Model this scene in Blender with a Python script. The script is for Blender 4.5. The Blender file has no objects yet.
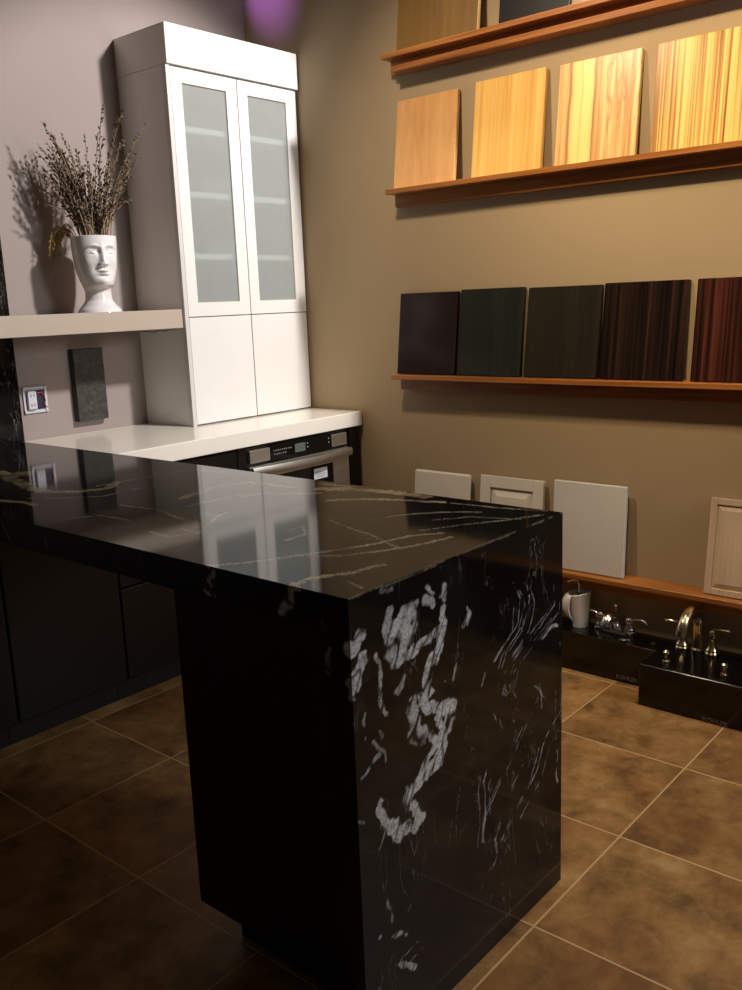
import bpy, bmesh, math, random
import numpy as np
from mathutils import Vector, Matrix

random.seed(7)
scn = bpy.context.scene
COL = scn.collection
R = math.radians

VEINS = [
(0.022, 0.75, [(0.322, 1.733, 0.915), (0.288, 1.596, 0.915), (0.232, 1.397, 0.915), (0.231, 1.317, 0.915)]),
(0.016, 0.8, [(0.224, 1.33, 0.915), (0.268, 1.227, 0.915), (0.336, 1.187, 0.915), (0.413, 1.248, 0.915)]),
(0.012, 0.6, [(0.1, 1.315, 0.915), (0.113, 1.246, 0.915), (0.118, 1.167, 0.915)]),
(0.05, 0.35, [(0.286, 1.664, 0.915), (0.34, 1.632, 0.915)]),
(0.006, 0.5, [(0.346, 1.251, 0.915), (0.486, 1.236, 0.915), (0.645, 1.206, 0.915), (0.686, 1.064, 0.915)]),
(0.005, 0.4, [(0.158, 1.266, 0.915), (0.215, 1.166, 0.915), (0.28, 1.104, 0.915), (0.395, 1.11, 0.915)]),
(0.018, 0.45, [(0.372, 0.895, 0.915), (0.51, 0.933, 0.915), (0.607, 0.9, 0.915), (0.616, 0.745, 0.915)]),
(0.01, 0.4, [(0.32, 0.802, 0.915), (0.443, 0.796, 0.915), (0.522, 0.731, 0.915), (0.597, 0.625, 0.915)]),
(0.022, 0.6, [(0.632, 0.665, 0.915), (0.667, 0.602, 0.915), (0.687, 0.517, 0.915), (0.7, 0.446, 0.915), (0.693, 0.363, 0.915)]),
(0.012, 0.7, [(0.548, 0.545, 0.915), (0.601, 0.477, 0.915), (0.635, 0.395, 0.915), (0.666, 0.298, 0.915)]),
(0.01, 0.5, [(0.686, 0.702, 0.915), (0.694, 0.608, 0.915)]),
(0.006, 0.85, [(-0.001, 0.351, 0.915), (0.052, 0.306, 0.915), (0.128, 0.263, 0.915), (0.212, 0.222, 0.915), (0.3, 0.18, 0.915), (0.376, 0.163, 0.915), (0.428, 0.125, 0.915)]),
(0.005, 0.6, [(0.144, 0.251, 0.915), (0.185, 0.185, 0.915), (0.243, 0.146, 0.915), (0.331, 0.103, 0.915), (0.412, 0.089, 0.915)]),
(0.009, 0.9, [(-0.028, 0.111, 0.915), (0.018, 0.142, 0.915), (0.065, 0.124, 0.915), (0.11, 0.098, 0.915), (0.129, 0.091, 0.915)]),
(0.006, 0.8, [(0.126, 0.095, 0.915), (0.162, 0.086, 0.915), (0.185, 0.074, 0.915)]),
(0.005, 0.5, [(0.072, 0.071, 0.915), (0.056, 0.023, 0.915)]),
(0.006, 0.6, [(0.214, 0.363, 0.915), (0.272, 0.362, 0.915), (0.32, 0.416, 0.915), (0.279, 0.415, 0.915)]),
(0.006, 0.5, [(0.286, 0.713, 0.915), (0.274, 0.655, 0.915), (0.314, 0.666, 0.915), (0.235, 0.626, 0.915)]),
(0.006, 0.5, [(0.103, 0.67, 0.915), (0.099, 0.595, 0.915), (0.145, 0.585, 0.915), (0.21, 0.631, 0.915)]),
(0.005, 0.5, [(0.439, 0.325, 0.915), (0.512, 0.297, 0.915), (0.582, 0.236, 0.915), (0.628, 0.159, 0.915)]),
(0.004, 0.5, [(0.426, 0.175, 0.915), (0.505, 0.128, 0.915), (0.579, 0.075, 0.915), (0.671, 0.03, 0.915)]),
(0.004, 0.4, [(0.508, 0.21, 0.915), (0.577, 0.151, 0.915), (0.617, 0.048, 0.915)]),
(0.004, 0.45, [(0.234, 0.971, 0.915), (0.252, 0.832, 0.915), (0.217, 0.693, 0.915)]),
(0.004, 0.4, [(0.058, 0.956, 0.915), (0.141, 0.917, 0.915), (0.148, 0.807, 0.915)]),
(0.004, 0.4, [(0.393, 0.402, 0.915), (0.338, 0.239, 0.915), (0.292, 0.123, 0.915)]),
(0.005, 0.4, [(0.67, 0.271, 0.915), (0.685, 0.142, 0.915), (0.71, 0.04, 0.915)]),
(0.005, 0.6, [(0.162, 0.641, 0.915), (0.152, 0.573, 0.915), (0.192, 0.592, 0.915)]),
(0.045, 0.62, [(0.161, 0.0, 0.848), (0.129, 0.0, 0.829), (0.114, 0.0, 0.799)]),
(0.035, 0.6, [(0.138, 0.0, 0.837), (0.15, 0.0, 0.799), (0.122, 0.0, 0.77)]),
(0.02, 0.6, [(0.126, 0.0, 0.765), (0.176, 0.0, 0.77), (0.218, 0.0, 0.777), (0.258, 0.0, 0.786)]),
(0.02, 0.45, [(0.105, 0.0, 0.867), (0.095, 0.0, 0.839), (0.105, 0.0, 0.784)]),
(0.018, 0.5, [(0.175, 0.0, 0.858), (0.178, 0.0, 0.825), (0.158, 0.0, 0.79)]),
(0.008, 0.6, [(0.209, 0.0, 0.887), (0.227, 0.0, 0.864), (0.255, 0.0, 0.851)]),
(0.02, 0.45, [(0.207, 0.0, 0.852), (0.23, 0.0, 0.841)]),
(0.017, 0.6, [(0.261, -0.0, 0.825), (0.253, 0.0, 0.803)]),
(0.012, 0.5, [(0.265, 0.0, 0.866), (0.265, 0.0, 0.842)]),
(0.024, 0.62, [(0.256, 0.0, 0.79), (0.245, 0.0, 0.756), (0.228, 0.0, 0.731)]),
(0.034, 0.62, [(0.226, 0.0, 0.731), (0.21, 0.0, 0.707), (0.208, 0.0, 0.683)]),
(0.028, 0.75, [(0.19, 0.0, 0.677), (0.208, 0.0, 0.652), (0.252, 0.0, 0.629), (0.287, 0.0, 0.617)]),
(0.034, 0.72, [(0.282, 0.0, 0.617), (0.281, 0.0, 0.592), (0.255, 0.0, 0.573)]),
(0.018, 0.7, [(0.231, 0.0, 0.618), (0.25, 0.0, 0.591)]),
(0.034, 0.5, [(0.162, -0.0, 0.67), (0.169, 0.0, 0.636), (0.164, 0.0, 0.614), (0.196, 0.0, 0.597)]),
(0.01, 0.6, [(0.264, 0.0, 0.68), (0.27, 0.0, 0.66), (0.26, 0.0, 0.642)]),
(0.016, 0.6, [(0.22, -0.0, 0.584), (0.234, 0.0, 0.56)]),
(0.026, 0.7, [(0.254, 0.0, 0.57), (0.253, 0.0, 0.538), (0.227, 0.0, 0.517)]),
(0.024, 0.68, [(0.227, 0.0, 0.517), (0.173, 0.0, 0.51), (0.14, 0.0, 0.5), (0.131, 0.0, 0.476)]),
(0.018, 0.6, [(0.244, 0.0, 0.562), (0.218, 0.0, 0.547), (0.188, 0.0, 0.528)]),
(0.022, 0.6, [(0.152, 0.0, 0.469), (0.176, 0.0, 0.431), (0.15, 0.0, 0.422)]),
(0.03, 0.7, [(0.132, 0.0, 0.434), (0.108, 0.0, 0.43), (0.087, 0.0, 0.457)]),
(0.022, 0.6, [(0.083, 0.0, 0.459), (0.067, 0.0, 0.483), (0.058, 0.0, 0.505)]),
(0.016, 0.5, [(0.058, 0.0, 0.505), (0.067, 0.0, 0.521)]),
(0.026, 0.6, [(0.022, 0.0, 0.848), (0.013, 0.0, 0.834), (-0.006, 0.0, 0.835)]),
(0.03, 0.6, [(0.029, 0.0, 0.802), (0.019, 0.0, 0.782), (0.007, 0.0, 0.767)]),
(0.012, 0.5, [(0.007, 0.0, 0.767), (-0.002, 0.0, 0.738)]),
(0.012, 0.5, [(0.068, 0.0, 0.8), (0.078, 0.0, 0.759), (0.07, 0.0, 0.722), (0.072, 0.0, 0.698), (0.088, 0.0, 0.681)]),
(0.014, 0.35, [(0.137, 0.0, 0.727), (0.123, 0.0, 0.708)]),
(0.007, 0.5, [(0.048, 0.0, 0.636), (0.081, 0.0, 0.613), (0.085, 0.0, 0.577)]),
(0.008, 0.5, [(0.065, 0.0, 0.613), (0.039, 0.0, 0.6), (0.014, -0.0, 0.591)]),
(0.007, 0.35, [(0.029, 0.0, 0.697), (0.031, 0.0, 0.671), (0.024, 0.0, 0.651)]),
(0.008, 0.4, [(0.066, 0.0, 0.651), (0.071, 0.0, 0.643)]),
(0.014, 0.65, [(0.337, 0.0, 0.784), (0.326, 0.0, 0.767)]),
(0.006, 0.4, [(0.335, 0.0, 0.803), (0.35, 0.0, 0.786), (0.337, 0.0, 0.765)]),
(0.006, 0.4, [(0.3, 0.0, 0.7), (0.294, 0.0, 0.671)]),
(0.008, 0.35, [(-0.007, 0.0, 0.516), (0.013, 0.0, 0.503)]),
(0.0028, 0.4, [(0.07, 0.0, 0.459), (0.05, 0.0, 0.426)]),
(0.0028, 0.5, [(0.508, 0.0, 0.81), (0.535, 0.0, 0.766), (0.528, 0.0, 0.713), (0.473, 0.0, 0.682), (0.437, 0.0, 0.657)]),
(0.0028, 0.5, [(0.554, 0.0, 0.802), (0.575, 0.0, 0.755), (0.553, 0.0, 0.705), (0.491, 0.0, 0.673), (0.466, 0.0, 0.637)]),
(0.0028, 0.5, [(0.68, 0.0, 0.769), (0.683, 0.0, 0.71), (0.619, 0.0, 0.678), (0.54, 0.0, 0.654), (0.49, 0.0, 0.628), (0.469, 0.0, 0.581), (0.508, 0.0, 0.541), (0.543, 0.0, 0.492)]),
(0.0028, 0.45, [(0.646, 0.0, 0.699), (0.572, 0.0, 0.675), (0.509, 0.0, 0.653)]),
(0.0028, 0.5, [(0.511, 0.0, 0.628), (0.49, 0.0, 0.59), (0.533, 0.0, 0.528)]),
(0.0028, 0.5, [(0.496, 0.0, 0.623), (0.477, 0.0, 0.584), (0.502, 0.0, 0.551)]),
(0.005, 0.3, [(0.402, 0.0, 0.646), (0.388, 0.0, 0.62)]),
(0.0028, 0.4, [(0.432, 0.0, 0.549), (0.454, 0.0, 0.495), (0.412, 0.0, 0.457), (0.389, 0.0, 0.411), (0.395, 0.0, 0.33), (0.384, 0.0, 0.282)]),
(0.006, 0.5, [(0.397, 0.0, 0.421), (0.385, 0.0, 0.409)]),
(0.006, 0.45, [(0.395, 0.0, 0.341), (0.385, 0.0, 0.306), (0.384, 0.0, 0.278)]),
(0.0028, 0.4, [(0.559, 0.0, 0.59), (0.628, 0.0, 0.516), (0.621, 0.0, 0.457)]),
(0.0028, 0.55, [(0.723, -0.0, 0.448), (0.64, -0.0, 0.401), (0.601, 0.0, 0.337), (0.531, -0.0, 0.293), (0.482, 0.0, 0.258), (0.447, 0.0, 0.205)]),
(0.006, 0.4, [(0.697, 0.0, 0.353), (0.693, 0.0, 0.296), (0.701, 0.0, 0.268)]),
(0.006, 0.35, [(0.448, 0.0, 0.282), (0.427, 0.0, 0.256), (0.435, 0.0, 0.222)]),
(0.0028, 0.35, [(0.542, 0.0, 0.378), (0.499, 0.0, 0.349)]),
(0.008, 0.5, [(0.632, -0.0, 0.645), (0.667, 0.0, 0.656), (0.695, 0.0, 0.655)]),
(0.0028, 0.35, [(0.612, -0.0, 0.513), (0.506, 0.0, 0.423), (0.395, 0.0, 0.33)]),
(0.0028, 0.3, [(0.709, 0.0, 0.613), (0.719, 0.0, 0.511), (0.714, 0.0, 0.42)]),
(0.0028, 0.3, [(0.558, 0.0, 0.482), (0.507, 0.0, 0.438), (0.532, 0.0, 0.383)]),
(0.01, 0.3, [(0.082, 0.0, 0.907), (0.107, 0.0, 0.908)]),
(0.012, 0.55, [(0.046, 0.0, 0.256), (0.09, 0.0, 0.24), (0.128, 0.0, 0.213)]),
(0.007, 0.45, [(0.069, 0.0, 0.319), (0.084, 0.0, 0.26), (0.094, -0.0, 0.236)]),
(0.012, 0.55, [(0.09, 0.0, 0.171), (0.142, 0.0, 0.128)]),
(0.0028, 0.45, [(0.154, 0.0, 0.18), (0.093, 0.0, 0.171), (0.041, -0.0, 0.155)]),
(0.0028, 0.3, [(0.145, 0.0, 0.279), (0.13, 0.0, 0.26)]),
(0.0028, 0.35, [(0.441, 0.0, 0.275), (0.432, 0.0, 0.208), (0.397, 0.0, 0.175)]),
(0.0028, 0.3, [(0.393, 0.0, 0.36), (0.387, 0.0, 0.272)]),
(0.0026, 0.35, [(0.528, 0.0, 0.792), (0.555, 0.0, 0.747), (0.548, 0.0, 0.693), (0.492, 0.0, 0.663)]),
(0.0026, 0.35, [(0.511, 0.0, 0.753), (0.504, 0.0, 0.7), (0.45, 0.0, 0.67), (0.414, 0.0, 0.645)]),
(0.0026, 0.35, [(0.574, 0.0, 0.783), (0.596, 0.0, 0.735), (0.574, 0.0, 0.685), (0.51, 0.0, 0.653)]),
(0.0026, 0.35, [(0.551, 0.0, 0.742), (0.529, 0.0, 0.693), (0.467, 0.0, 0.661), (0.443, 0.0, 0.625)]),
(0.0026, 0.35, [(0.703, 0.0, 0.748), (0.706, 0.0, 0.689), (0.64, -0.0, 0.658), (0.561, 0.0, 0.633), (0.51, 0.0, 0.608), (0.488, 0.0, 0.56), (0.528, 0.0, 0.52)]),
(0.0026, 0.35, [(0.656, 0.0, 0.697), (0.593, 0.0, 0.666), (0.516, 0.0, 0.641), (0.467, 0.0, 0.617), (0.445, 0.0, 0.569), (0.484, 0.0, 0.53), (0.518, 0.0, 0.481)]),
(0.0026, 0.32, [(0.668, -0.0, 0.678), (0.593, 0.0, 0.654)]),
(0.0026, 0.32, [(0.547, 0.0, 0.662), (0.485, 0.0, 0.641)]),
(0.0026, 0.35, [(0.531, 0.0, 0.608), (0.509, 0.0, 0.57)]),
(0.0026, 0.35, [(0.466, 0.0, 0.579), (0.508, 0.0, 0.517)]),
(0.0026, 0.35, [(0.516, 0.0, 0.602), (0.497, 0.0, 0.564)]),
(0.0026, 0.35, [(0.454, 0.0, 0.573), (0.478, 0.0, 0.54)]),
(0.0026, 0.28, [(0.451, 0.0, 0.528), (0.473, 0.0, 0.474), (0.43, 0.0, 0.435), (0.407, 0.0, 0.389), (0.414, 0.0, 0.307)]),
(0.0026, 0.28, [(0.431, 0.0, 0.485), (0.389, 0.0, 0.447), (0.366, 0.0, 0.401), (0.372, 0.0, 0.321), (0.362, 0.0, 0.272)]),
(0.0026, 0.28, [(0.58, 0.0, 0.569), (0.651, 0.0, 0.493)]),
(0.0026, 0.28, [(0.602, -0.0, 0.504), (0.595, 0.0, 0.446)]),
(0.0026, 0.39, [(0.747, 0.0, 0.424), (0.662, 0.0, 0.376), (0.623, 0.0, 0.312), (0.552, -0.0, 0.269), (0.502, 0.0, 0.233)]),
(0.0026, 0.39, [(0.613, -0.0, 0.39), (0.574, 0.0, 0.327), (0.506, 0.0, 0.284), (0.457, 0.0, 0.248), (0.423, 0.0, 0.196)]),
(0.0026, 0.24, [(0.634, -0.0, 0.49), (0.527, 0.0, 0.4)]),
(0.0026, 0.24, [(0.482, 0.0, 0.413), (0.372, 0.0, 0.321)]),
(0.0026, 0.21, [(0.733, 0.0, 0.591), (0.743, 0.0, 0.488)]),
(0.0026, 0.21, [(0.691, 0.0, 0.499), (0.686, 0.0, 0.409)]),
(0.0026, 0.21, [(0.58, -0.0, 0.459), (0.527, 0.0, 0.415)]),
(0.0026, 0.21, [(0.482, 0.0, 0.427), (0.507, 0.0, 0.373)]),
(0.0026, 0.32, [(0.169, 0.0, 0.157), (0.107, 0.0, 0.149)]),
(0.0026, 0.32, [(0.074, -0.0, 0.164), (0.023, 0.0, 0.148)]),
(0.0026, 0.24, [(0.461, 0.0, 0.251), (0.451, 0.0, 0.183)]),
(0.0026, 0.24, [(0.408, 0.0, 0.199), (0.374, 0.0, 0.167)]),
(0.008, 0.5, [(0.0, 0.336, 0.904), (0.0, 0.353, 0.881), (0.0, 0.346, 0.865)]),
(0.01, 0.4, [(0.0, 0.367, 0.861), (0.0, 0.338, 0.858)]),
(0.012, 0.5, [(0.0, 0.135, 0.907), (0.0, 0.139, 0.884)]),
(0.02, 0.45, [(0.0, 0.142, 0.88), (0.0, 0.158, 0.864)]),
(0.012, 0.25, [(0.0, 0.051, 0.815), (0.0, 0.056, 0.778)]),
(0.004, 0.4, [(0.0, 1.121, 0.901), (0.0, 1.092, 0.86)]),
(0.004, 0.4, [(0.0, 0.993, 0.894), (0.0, 0.964, 0.867)]),
(0.004, 0.4, [(0.0, 0.935, 0.883), (0.0, 0.922, 0.861)]),
]


# ------------------------------------------------------------------ tagging helpers
def tag(o, label=None, cat=None, group=None, kind=None):
    if label: o['label'] = label
    if cat: o['category'] = cat
    if group: o['group'] = group
    if kind: o['kind'] = kind
    return o

def empty(name, loc, label=None, cat=None, group=None, rot=(0, 0, 0)):
    o = bpy.data.objects.new(name, None)
    o.empty_display_size = .05
    COL.objects.link(o)
    o.location = loc
    o.rotation_euler = rot
    return tag(o, label, cat, group)

class MB:
    """collects shapes, then links them as ONE mesh object"""
    def __init__(self): self.bm = bmesh.new()
    def box(self, a, b, bevel=0.0, seg=1):
        x0, y0, z0 = [min(p, q) for p, q in zip(a, b)]
        x1, y1, z1 = [max(p, q) for p, q in zip(a, b)]
        bm = self.bm
        v = [bm.verts.new(p) for p in ((x0,y0,z0),(x1,y0,z0),(x1,y1,z0),(x0,y1,z0),(x0,y0,z1),(x1,y0,z1),(x1,y1,z1),(x0,y1,z1))]
        f = [bm.faces.new([v[i] for i in q]) for q in ((0,3,2,1),(4,5,6,7),(0,1,5,4),(1,2,6,5),(2,3,7,6),(3,0,4,7))]
        if bevel > 0:
            es = list({e for q in f for e in q.edges})
            bmesh.ops.bevel(bm, geom=es, offset=bevel, segments=seg, profile=.5, affect='EDGES')
        return self
    def prism(self, pts, axis, lo, hi):
        """extrude a 2-D outline along an axis ('x','y','z')"""
        def P(u, v, w): return {'x': (w, u, v), 'y': (u, w, v), 'z': (u, v, w)}[axis]
        bm = self.bm
        A = [bm.verts.new(P(u, v, lo)) for u, v in pts]
        B = [bm.verts.new(P(u, v, hi)) for u, v in pts]
        n = len(pts)
        bm.faces.new(A[::-1]); bm.faces.new(B)
        for i in range(n):
            bm.faces.new([A[i], A[(i+1) % n], B[(i+1) % n], B[i]])
        return self
    def tube(self, pts, rad, n=10, cap=True):
        pts = [Vector(p) for p in pts]
        if not hasattr(rad, '__len__'): rad = [rad]*len(pts)
        bm = self.bm; rings = []
        t0 = (pts[1]-pts[0]).normalized()
        up = Vector((0, 0, 1)) if abs(t0.z) < .9 else Vector((1, 0, 0))
        nrm = t0.cross(up).normalized()
        for i, p in enumerate(pts):
            t = (pts[min(i+1, len(pts)-1)]-pts[max(i-1, 0)]).normalized()
            nrm = (nrm-t*nrm.dot(t)).normalized()
            b = t.cross(nrm)
            rings.append([bm.verts.new(p+(nrm*math.cos(2*math.pi*k/n)+b*math.sin(2*math.pi*k/n))*rad[i]) for k in range(n)])
        for a, b in zip(rings, rings[1:]):
            for k in range(n):
                bm.faces.new([a[k], a[(k+1) % n], b[(k+1) % n], b[k]])
        if cap:
            bm.faces.new(rings[0][::-1]); bm.faces.new(rings[-1])
        return self
    def lathe(self, prof, c=(0, 0, 0), n=28, cap=True):
        bm = self.bm; rings = []
        for r, z in prof:
            rings.append([bm.verts.new((c[0]+r*math.cos(2*math.pi*k/n), c[1]+r*math.sin(2*math.pi*k/n), c[2]+z)) for k in range(n)])
        for a, b in zip(rings, rings[1:]):
            for k in range(n):
                bm.faces.new([a[k], a[(k+1) % n], b[(k+1) % n], b[k]])
        if cap:
            bm.faces.new(rings[0][::-1]); bm.faces.new(rings[-1])
        return self
    def ball(self, c, r, sub=1, mat=None):
        m = Matrix.Translation(c)
        if mat is not None: m = m @ mat
        if not hasattr(r, '__len__'): r = (r, r, r)
        m = m @ Matrix.Diagonal((*r, 1))
        bmesh.ops.create_icosphere(self.bm, subdivisions=sub, radius=1, matrix=m)
        return self
    def grid(self, P, nu, nv):
        """P(i,j)->xyz"""
        bm = self.bm
        V = [[bm.verts.new(P(i, j)) for j in range(nv)] for i in range(nu)]
        for i in range(nu-1):
            for j in range(nv-1):
                bm.faces.new([V[i][j], V[i+1][j], V[i+1][j+1], V[i][j+1]])
        return self
    def build(self, name, mat, parent=None, smooth=False, label=None, kind=None):
        bm = self.bm
        bmesh.ops.recalc_face_normals(bm, faces=bm.faces)
        me = bpy.data.meshes.new(name)
        bm.to_mesh(me); bm.free()
        if smooth:
            me.polygons.foreach_set('use_smooth', [True]*len(me.polygons))
            try: me.set_sharp_from_angle(angle=R(40))
            except Exception: pass
        me.materials.append(mat)
        o = bpy.data.objects.new(name, me)
        COL.objects.link(o)
        if parent is not None: o.parent = parent
        return tag(o, label, kind=kind)

def at(o, loc):
    """put an object's origin at loc without moving its mesh"""
    o.data.transform(Matrix.Translation(-Vector(loc)))
    o.location = loc
    return o

# ------------------------------------------------------------------ materials
def lin(c):
    return tuple(((v/255)/12.92 if v/255 <= .04045 else ((v/255+.055)/1.055)**2.4) for v in c[:3]) + (1,)

class NT:
    def __init__(self, name):
        self.m = bpy.data.materials.new(name); self.m.use_nodes = True
        self.t = self.m.node_tree; self.t.nodes.clear()
        self.out = self.n('ShaderNodeOutputMaterial')
    def n(self, typ, **kw):
        x = self.t.nodes.new(typ)
        for k, v in kw.items():
            if k.startswith('i_'): x.inputs[k[2:].replace('_', ' ')].default_value = v
            else: setattr(x, k, v)
        return x
    def l(self, a, b): self.t.links.new(a, b)
    def bsdf(self, **kw):
        b = self.n('ShaderNodeBsdfPrincipled')
        for k, v in kw.items(): b.inputs[k].default_value = v
        self.l(b.outputs[0], self.out.inputs[0]); return b
    def coord(self, kind='Object', scale=(1, 1, 1), rot=(0, 0, 0), loc=(0, 0, 0)):
        tc = self.n('ShaderNodeTexCoord'); mp = self.n('ShaderNodeMapping')
        mp.inputs['Scale'].default_value = scale; mp.inputs['Rotation'].default_value = rot; mp.inputs['Location'].default_value = loc
        self.l(tc.outputs[kind], mp.inputs[0]); return mp.outputs[0]
    def noise(self, co, scale=5, detail=4, rough=.5, dist=0):
        x = self.n('ShaderNodeTexNoise'); x.inputs['Scale'].default_value = scale; x.inputs['Detail'].default_value = detail
        x.inputs['Roughness'].default_value = rough; x.inputs['Distortion'].default_value = dist
        if co is not None: self.l(co, x.inputs['Vector'])
        return x.outputs[0]
    def ramp(self, fac, stops, interp='LINEAR'):
        x = self.n('ShaderNodeValToRGB'); e = x.color_ramp.elements; x.color_ramp.interpolation = interp
        while len(e) < len(stops): e.new(.5)
        for q, (p, c) in zip(e, stops): q.position = p; q.color = c if len(c) == 4 else (*c, 1)
        self.l(fac, x.inputs[0]); return x.outputs[0]
    def mix(self, fac, a, b, mode='MIX'):
        x = self.n('ShaderNodeMix', data_type='RGBA', blend_type=mode)
        for s, v in ((x.inputs[0], fac), (x.inputs[6], a), (x.inputs[7], b)):
            if hasattr(v, 'links') or hasattr(v, 'is_linked'): self.l(v, s)
            else: s.default_value = v
        return x.outputs[2]
    def math(self, op, a, b=None, c=None, clamp=False):
        x = self.n('ShaderNodeMath', operation=op, use_clamp=clamp)
        for i, v in enumerate((a, b, c)):
            if v is None: continue
            if hasattr(v, 'is_linked'): self.l(v, x.inputs[i])
            else: x.inputs[i].default_value = v
        return x.outputs[0]
    def bump(self, h, b, strength=.1, dist=.01):
        x = self.n('ShaderNodeBump'); x.inputs['Strength'].default_value = strength; x.inputs['Distance'].default_value = dist
        self.l(h, x.inputs['Height']); self.l(x.outputs[0], b.inputs['Normal'])

def plain(name, col, rough=.5, metal=0, var=.04, scale=8, spec=.5, coat=0):
    t = NT(name)
    b = t.bsdf(Roughness=rough, Metallic=metal)
    b.inputs['Specular IOR Level'].default_value = spec
    b.inputs['Coat Weight'].default_value = coat
    c = lin(col)
    n = t.noise(t.coord(), scale, 3)
    lo = tuple(v*(1-var) for v in c[:3]); hi = tuple(min(1, v*(1+var)) for v in c[:3])
    t.l(t.ramp(n, [(.3, lo), (.7, hi)]), b.inputs['Base Color'])
    return t.m

def wood(name, cols, sx=60, sz=2.0, rough=.35, dist=.6, detail=5, spec=.4, lo=.3, hi=.7, curl=0):
    """vertical grain in the object's own x/z axes; cols run dark to light"""
    t = NT(name)
    b = t.bsdf(Roughness=rough); b.inputs['Specular IOR Level'].default_value = spec
    n1 = t.noise(t.coord(scale=(sx, sx, sz)), 1, detail, .55, dist)
    n2 = t.noise(t.coord(scale=(sx*.22, sx*.22, sz*.5), loc=(3, 1, 7)), 1, 3, .5, dist)
    f = t.math('ADD', t.math('MULTIPLY', n1, .65), t.math('MULTIPLY', n2, .35))
    k = len(cols)
    c = t.ramp(f, [(lo+(hi-lo)*i/(k-1), lin(q)) for i, q in enumerate(cols)])
    if curl:
        n3 = t.noise(t.coord(scale=(14, 14, 90)), 1, 4, .6, .8)
        c = t.mix(t.math('MULTIPLY', n3, curl), c, lin(cols[0]))
    t.l(c, b.inputs['Base Color'])
    return t.m

M = {}
def wall_mat(name, col):
    t = NT(name); b = t.bsdf(Roughness=.75); b.inputs['Specular IOR Level'].default_value = .25
    co = t.coord()
    c = lin(col)
    n = t.noise(co, 1.3, 3)
    t.l(t.ramp(n, [(.3, tuple(v*.95 for v in c[:3])), (.7, tuple(v*1.04 for v in c[:3]))]), b.inputs['Base Color'])
    t.bump(t.noise(co, 260, 2), b, .06, .002)
    return t.m
M['wall_taupe'] = wall_mat('taupe_paint', (167, 147, 118))
M['wall_mauve'] = wall_mat('mauve_grey_paint', (157, 144, 138))
M['ceiling'] = wall_mat('ceiling_paint', (190, 185, 178))

def floor_mat(s, x0, y0):
    t = NT('slate_look_floor_tile'); b = t.bsdf(); b.inputs['Specular IOR Level'].default_value = .4
    tc = t.n('ShaderNodeTexCoord'); sp = t.n('ShaderNodeSeparateXYZ'); t.l(tc.outputs['Object'], sp.inputs[0])
    u = t.math('DIVIDE', t.math('SUBTRACT', sp.outputs[0], x0), s)
    v = t.math('DIVIDE', t.math('SUBTRACT', sp.outputs[1], y0), s)
    def edge(q):
        f = t.math('FRACT', q); return t.math('MINIMUM', f, t.math('SUBTRACT', 1.0, f))
    e = t.math('MINIMUM', edge(u), edge(v))
    g = t.math('SUBTRACT', 1.0, t.math('SMOOTH_MIN', t.math('DIVIDE', e, .0075), 1.0, .1), clamp=True)
    grout = t.ramp(g, [(.0, (0, 0, 0)), (.45, (1, 1, 1))])
    # a random tone and a random pattern offset per tile
    cb = t.n('ShaderNodeCombineXYZ'); t.l(t.math('FLOOR', u), cb.inputs[0]); t.l(t.math('FLOOR', v), cb.inputs[1])
    wn = t.n('ShaderNodeTexWhiteNoise', noise_dimensions='3D'); t.l(cb.outputs[0], wn.inputs['Vector'])
    off = t.n('ShaderNodeVectorMath', operation='MULTIPLY_ADD')
    t.l(wn.outputs['Color'], off.inputs[0]); off.inputs[1].default_value = (9, 9, 9); t.l(tc.outputs['Object'], off.inputs[2])
    n1 = t.noise(off.outputs[0], 4.5, 7, .62, .5)
    n2 = t.noise(off.outputs[0], 13, 8, .7, .3)
    n3 = t.noise(off.outputs[0], 2.2, 3, .5, 1.0)
    f = t.math('ADD', t.math('MULTIPLY', n1, .5), t.math('MULTIPLY', n2, .5))
    c = t.ramp(f, [(.32, lin((66, 48, 28))), (.42, lin((118, 88, 50))), (.53, lin((158, 120, 70))), (.66, lin((186, 152, 100)))])
    c = t.mix(t.math('MULTIPLY', t.ramp(n3, [(.45, (0, 0, 0)), (.7, (1, 1, 1))]), .5), c, lin((140, 86, 44)))
    tone = t.math('ADD', t.math('MULTIPLY', wn.outputs['Value'], .3), .82)
    tn = t.n('ShaderNodeCombineXYZ')
    for i in range(3): t.l(tone, tn.inputs[i])
    c = t.mix(1.0, c, tn.outputs[0], 'MULTIPLY')
    c = t.mix(t.math('MULTIPLY', grout, .85), c, lin((204, 172, 126)))
    t.l(c, b.inputs['Base Color'])
    t.l(t.math('ADD', t.math('MULTIPLY', n2, .25), .36), b.inputs['Roughness'])
    h = t.math('SUBTRACT', t.math('MULTIPLY', f, .5), t.math('MULTIPLY', grout, .5))
    t.bump(h, b, .25, .006)
    return t.m

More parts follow.
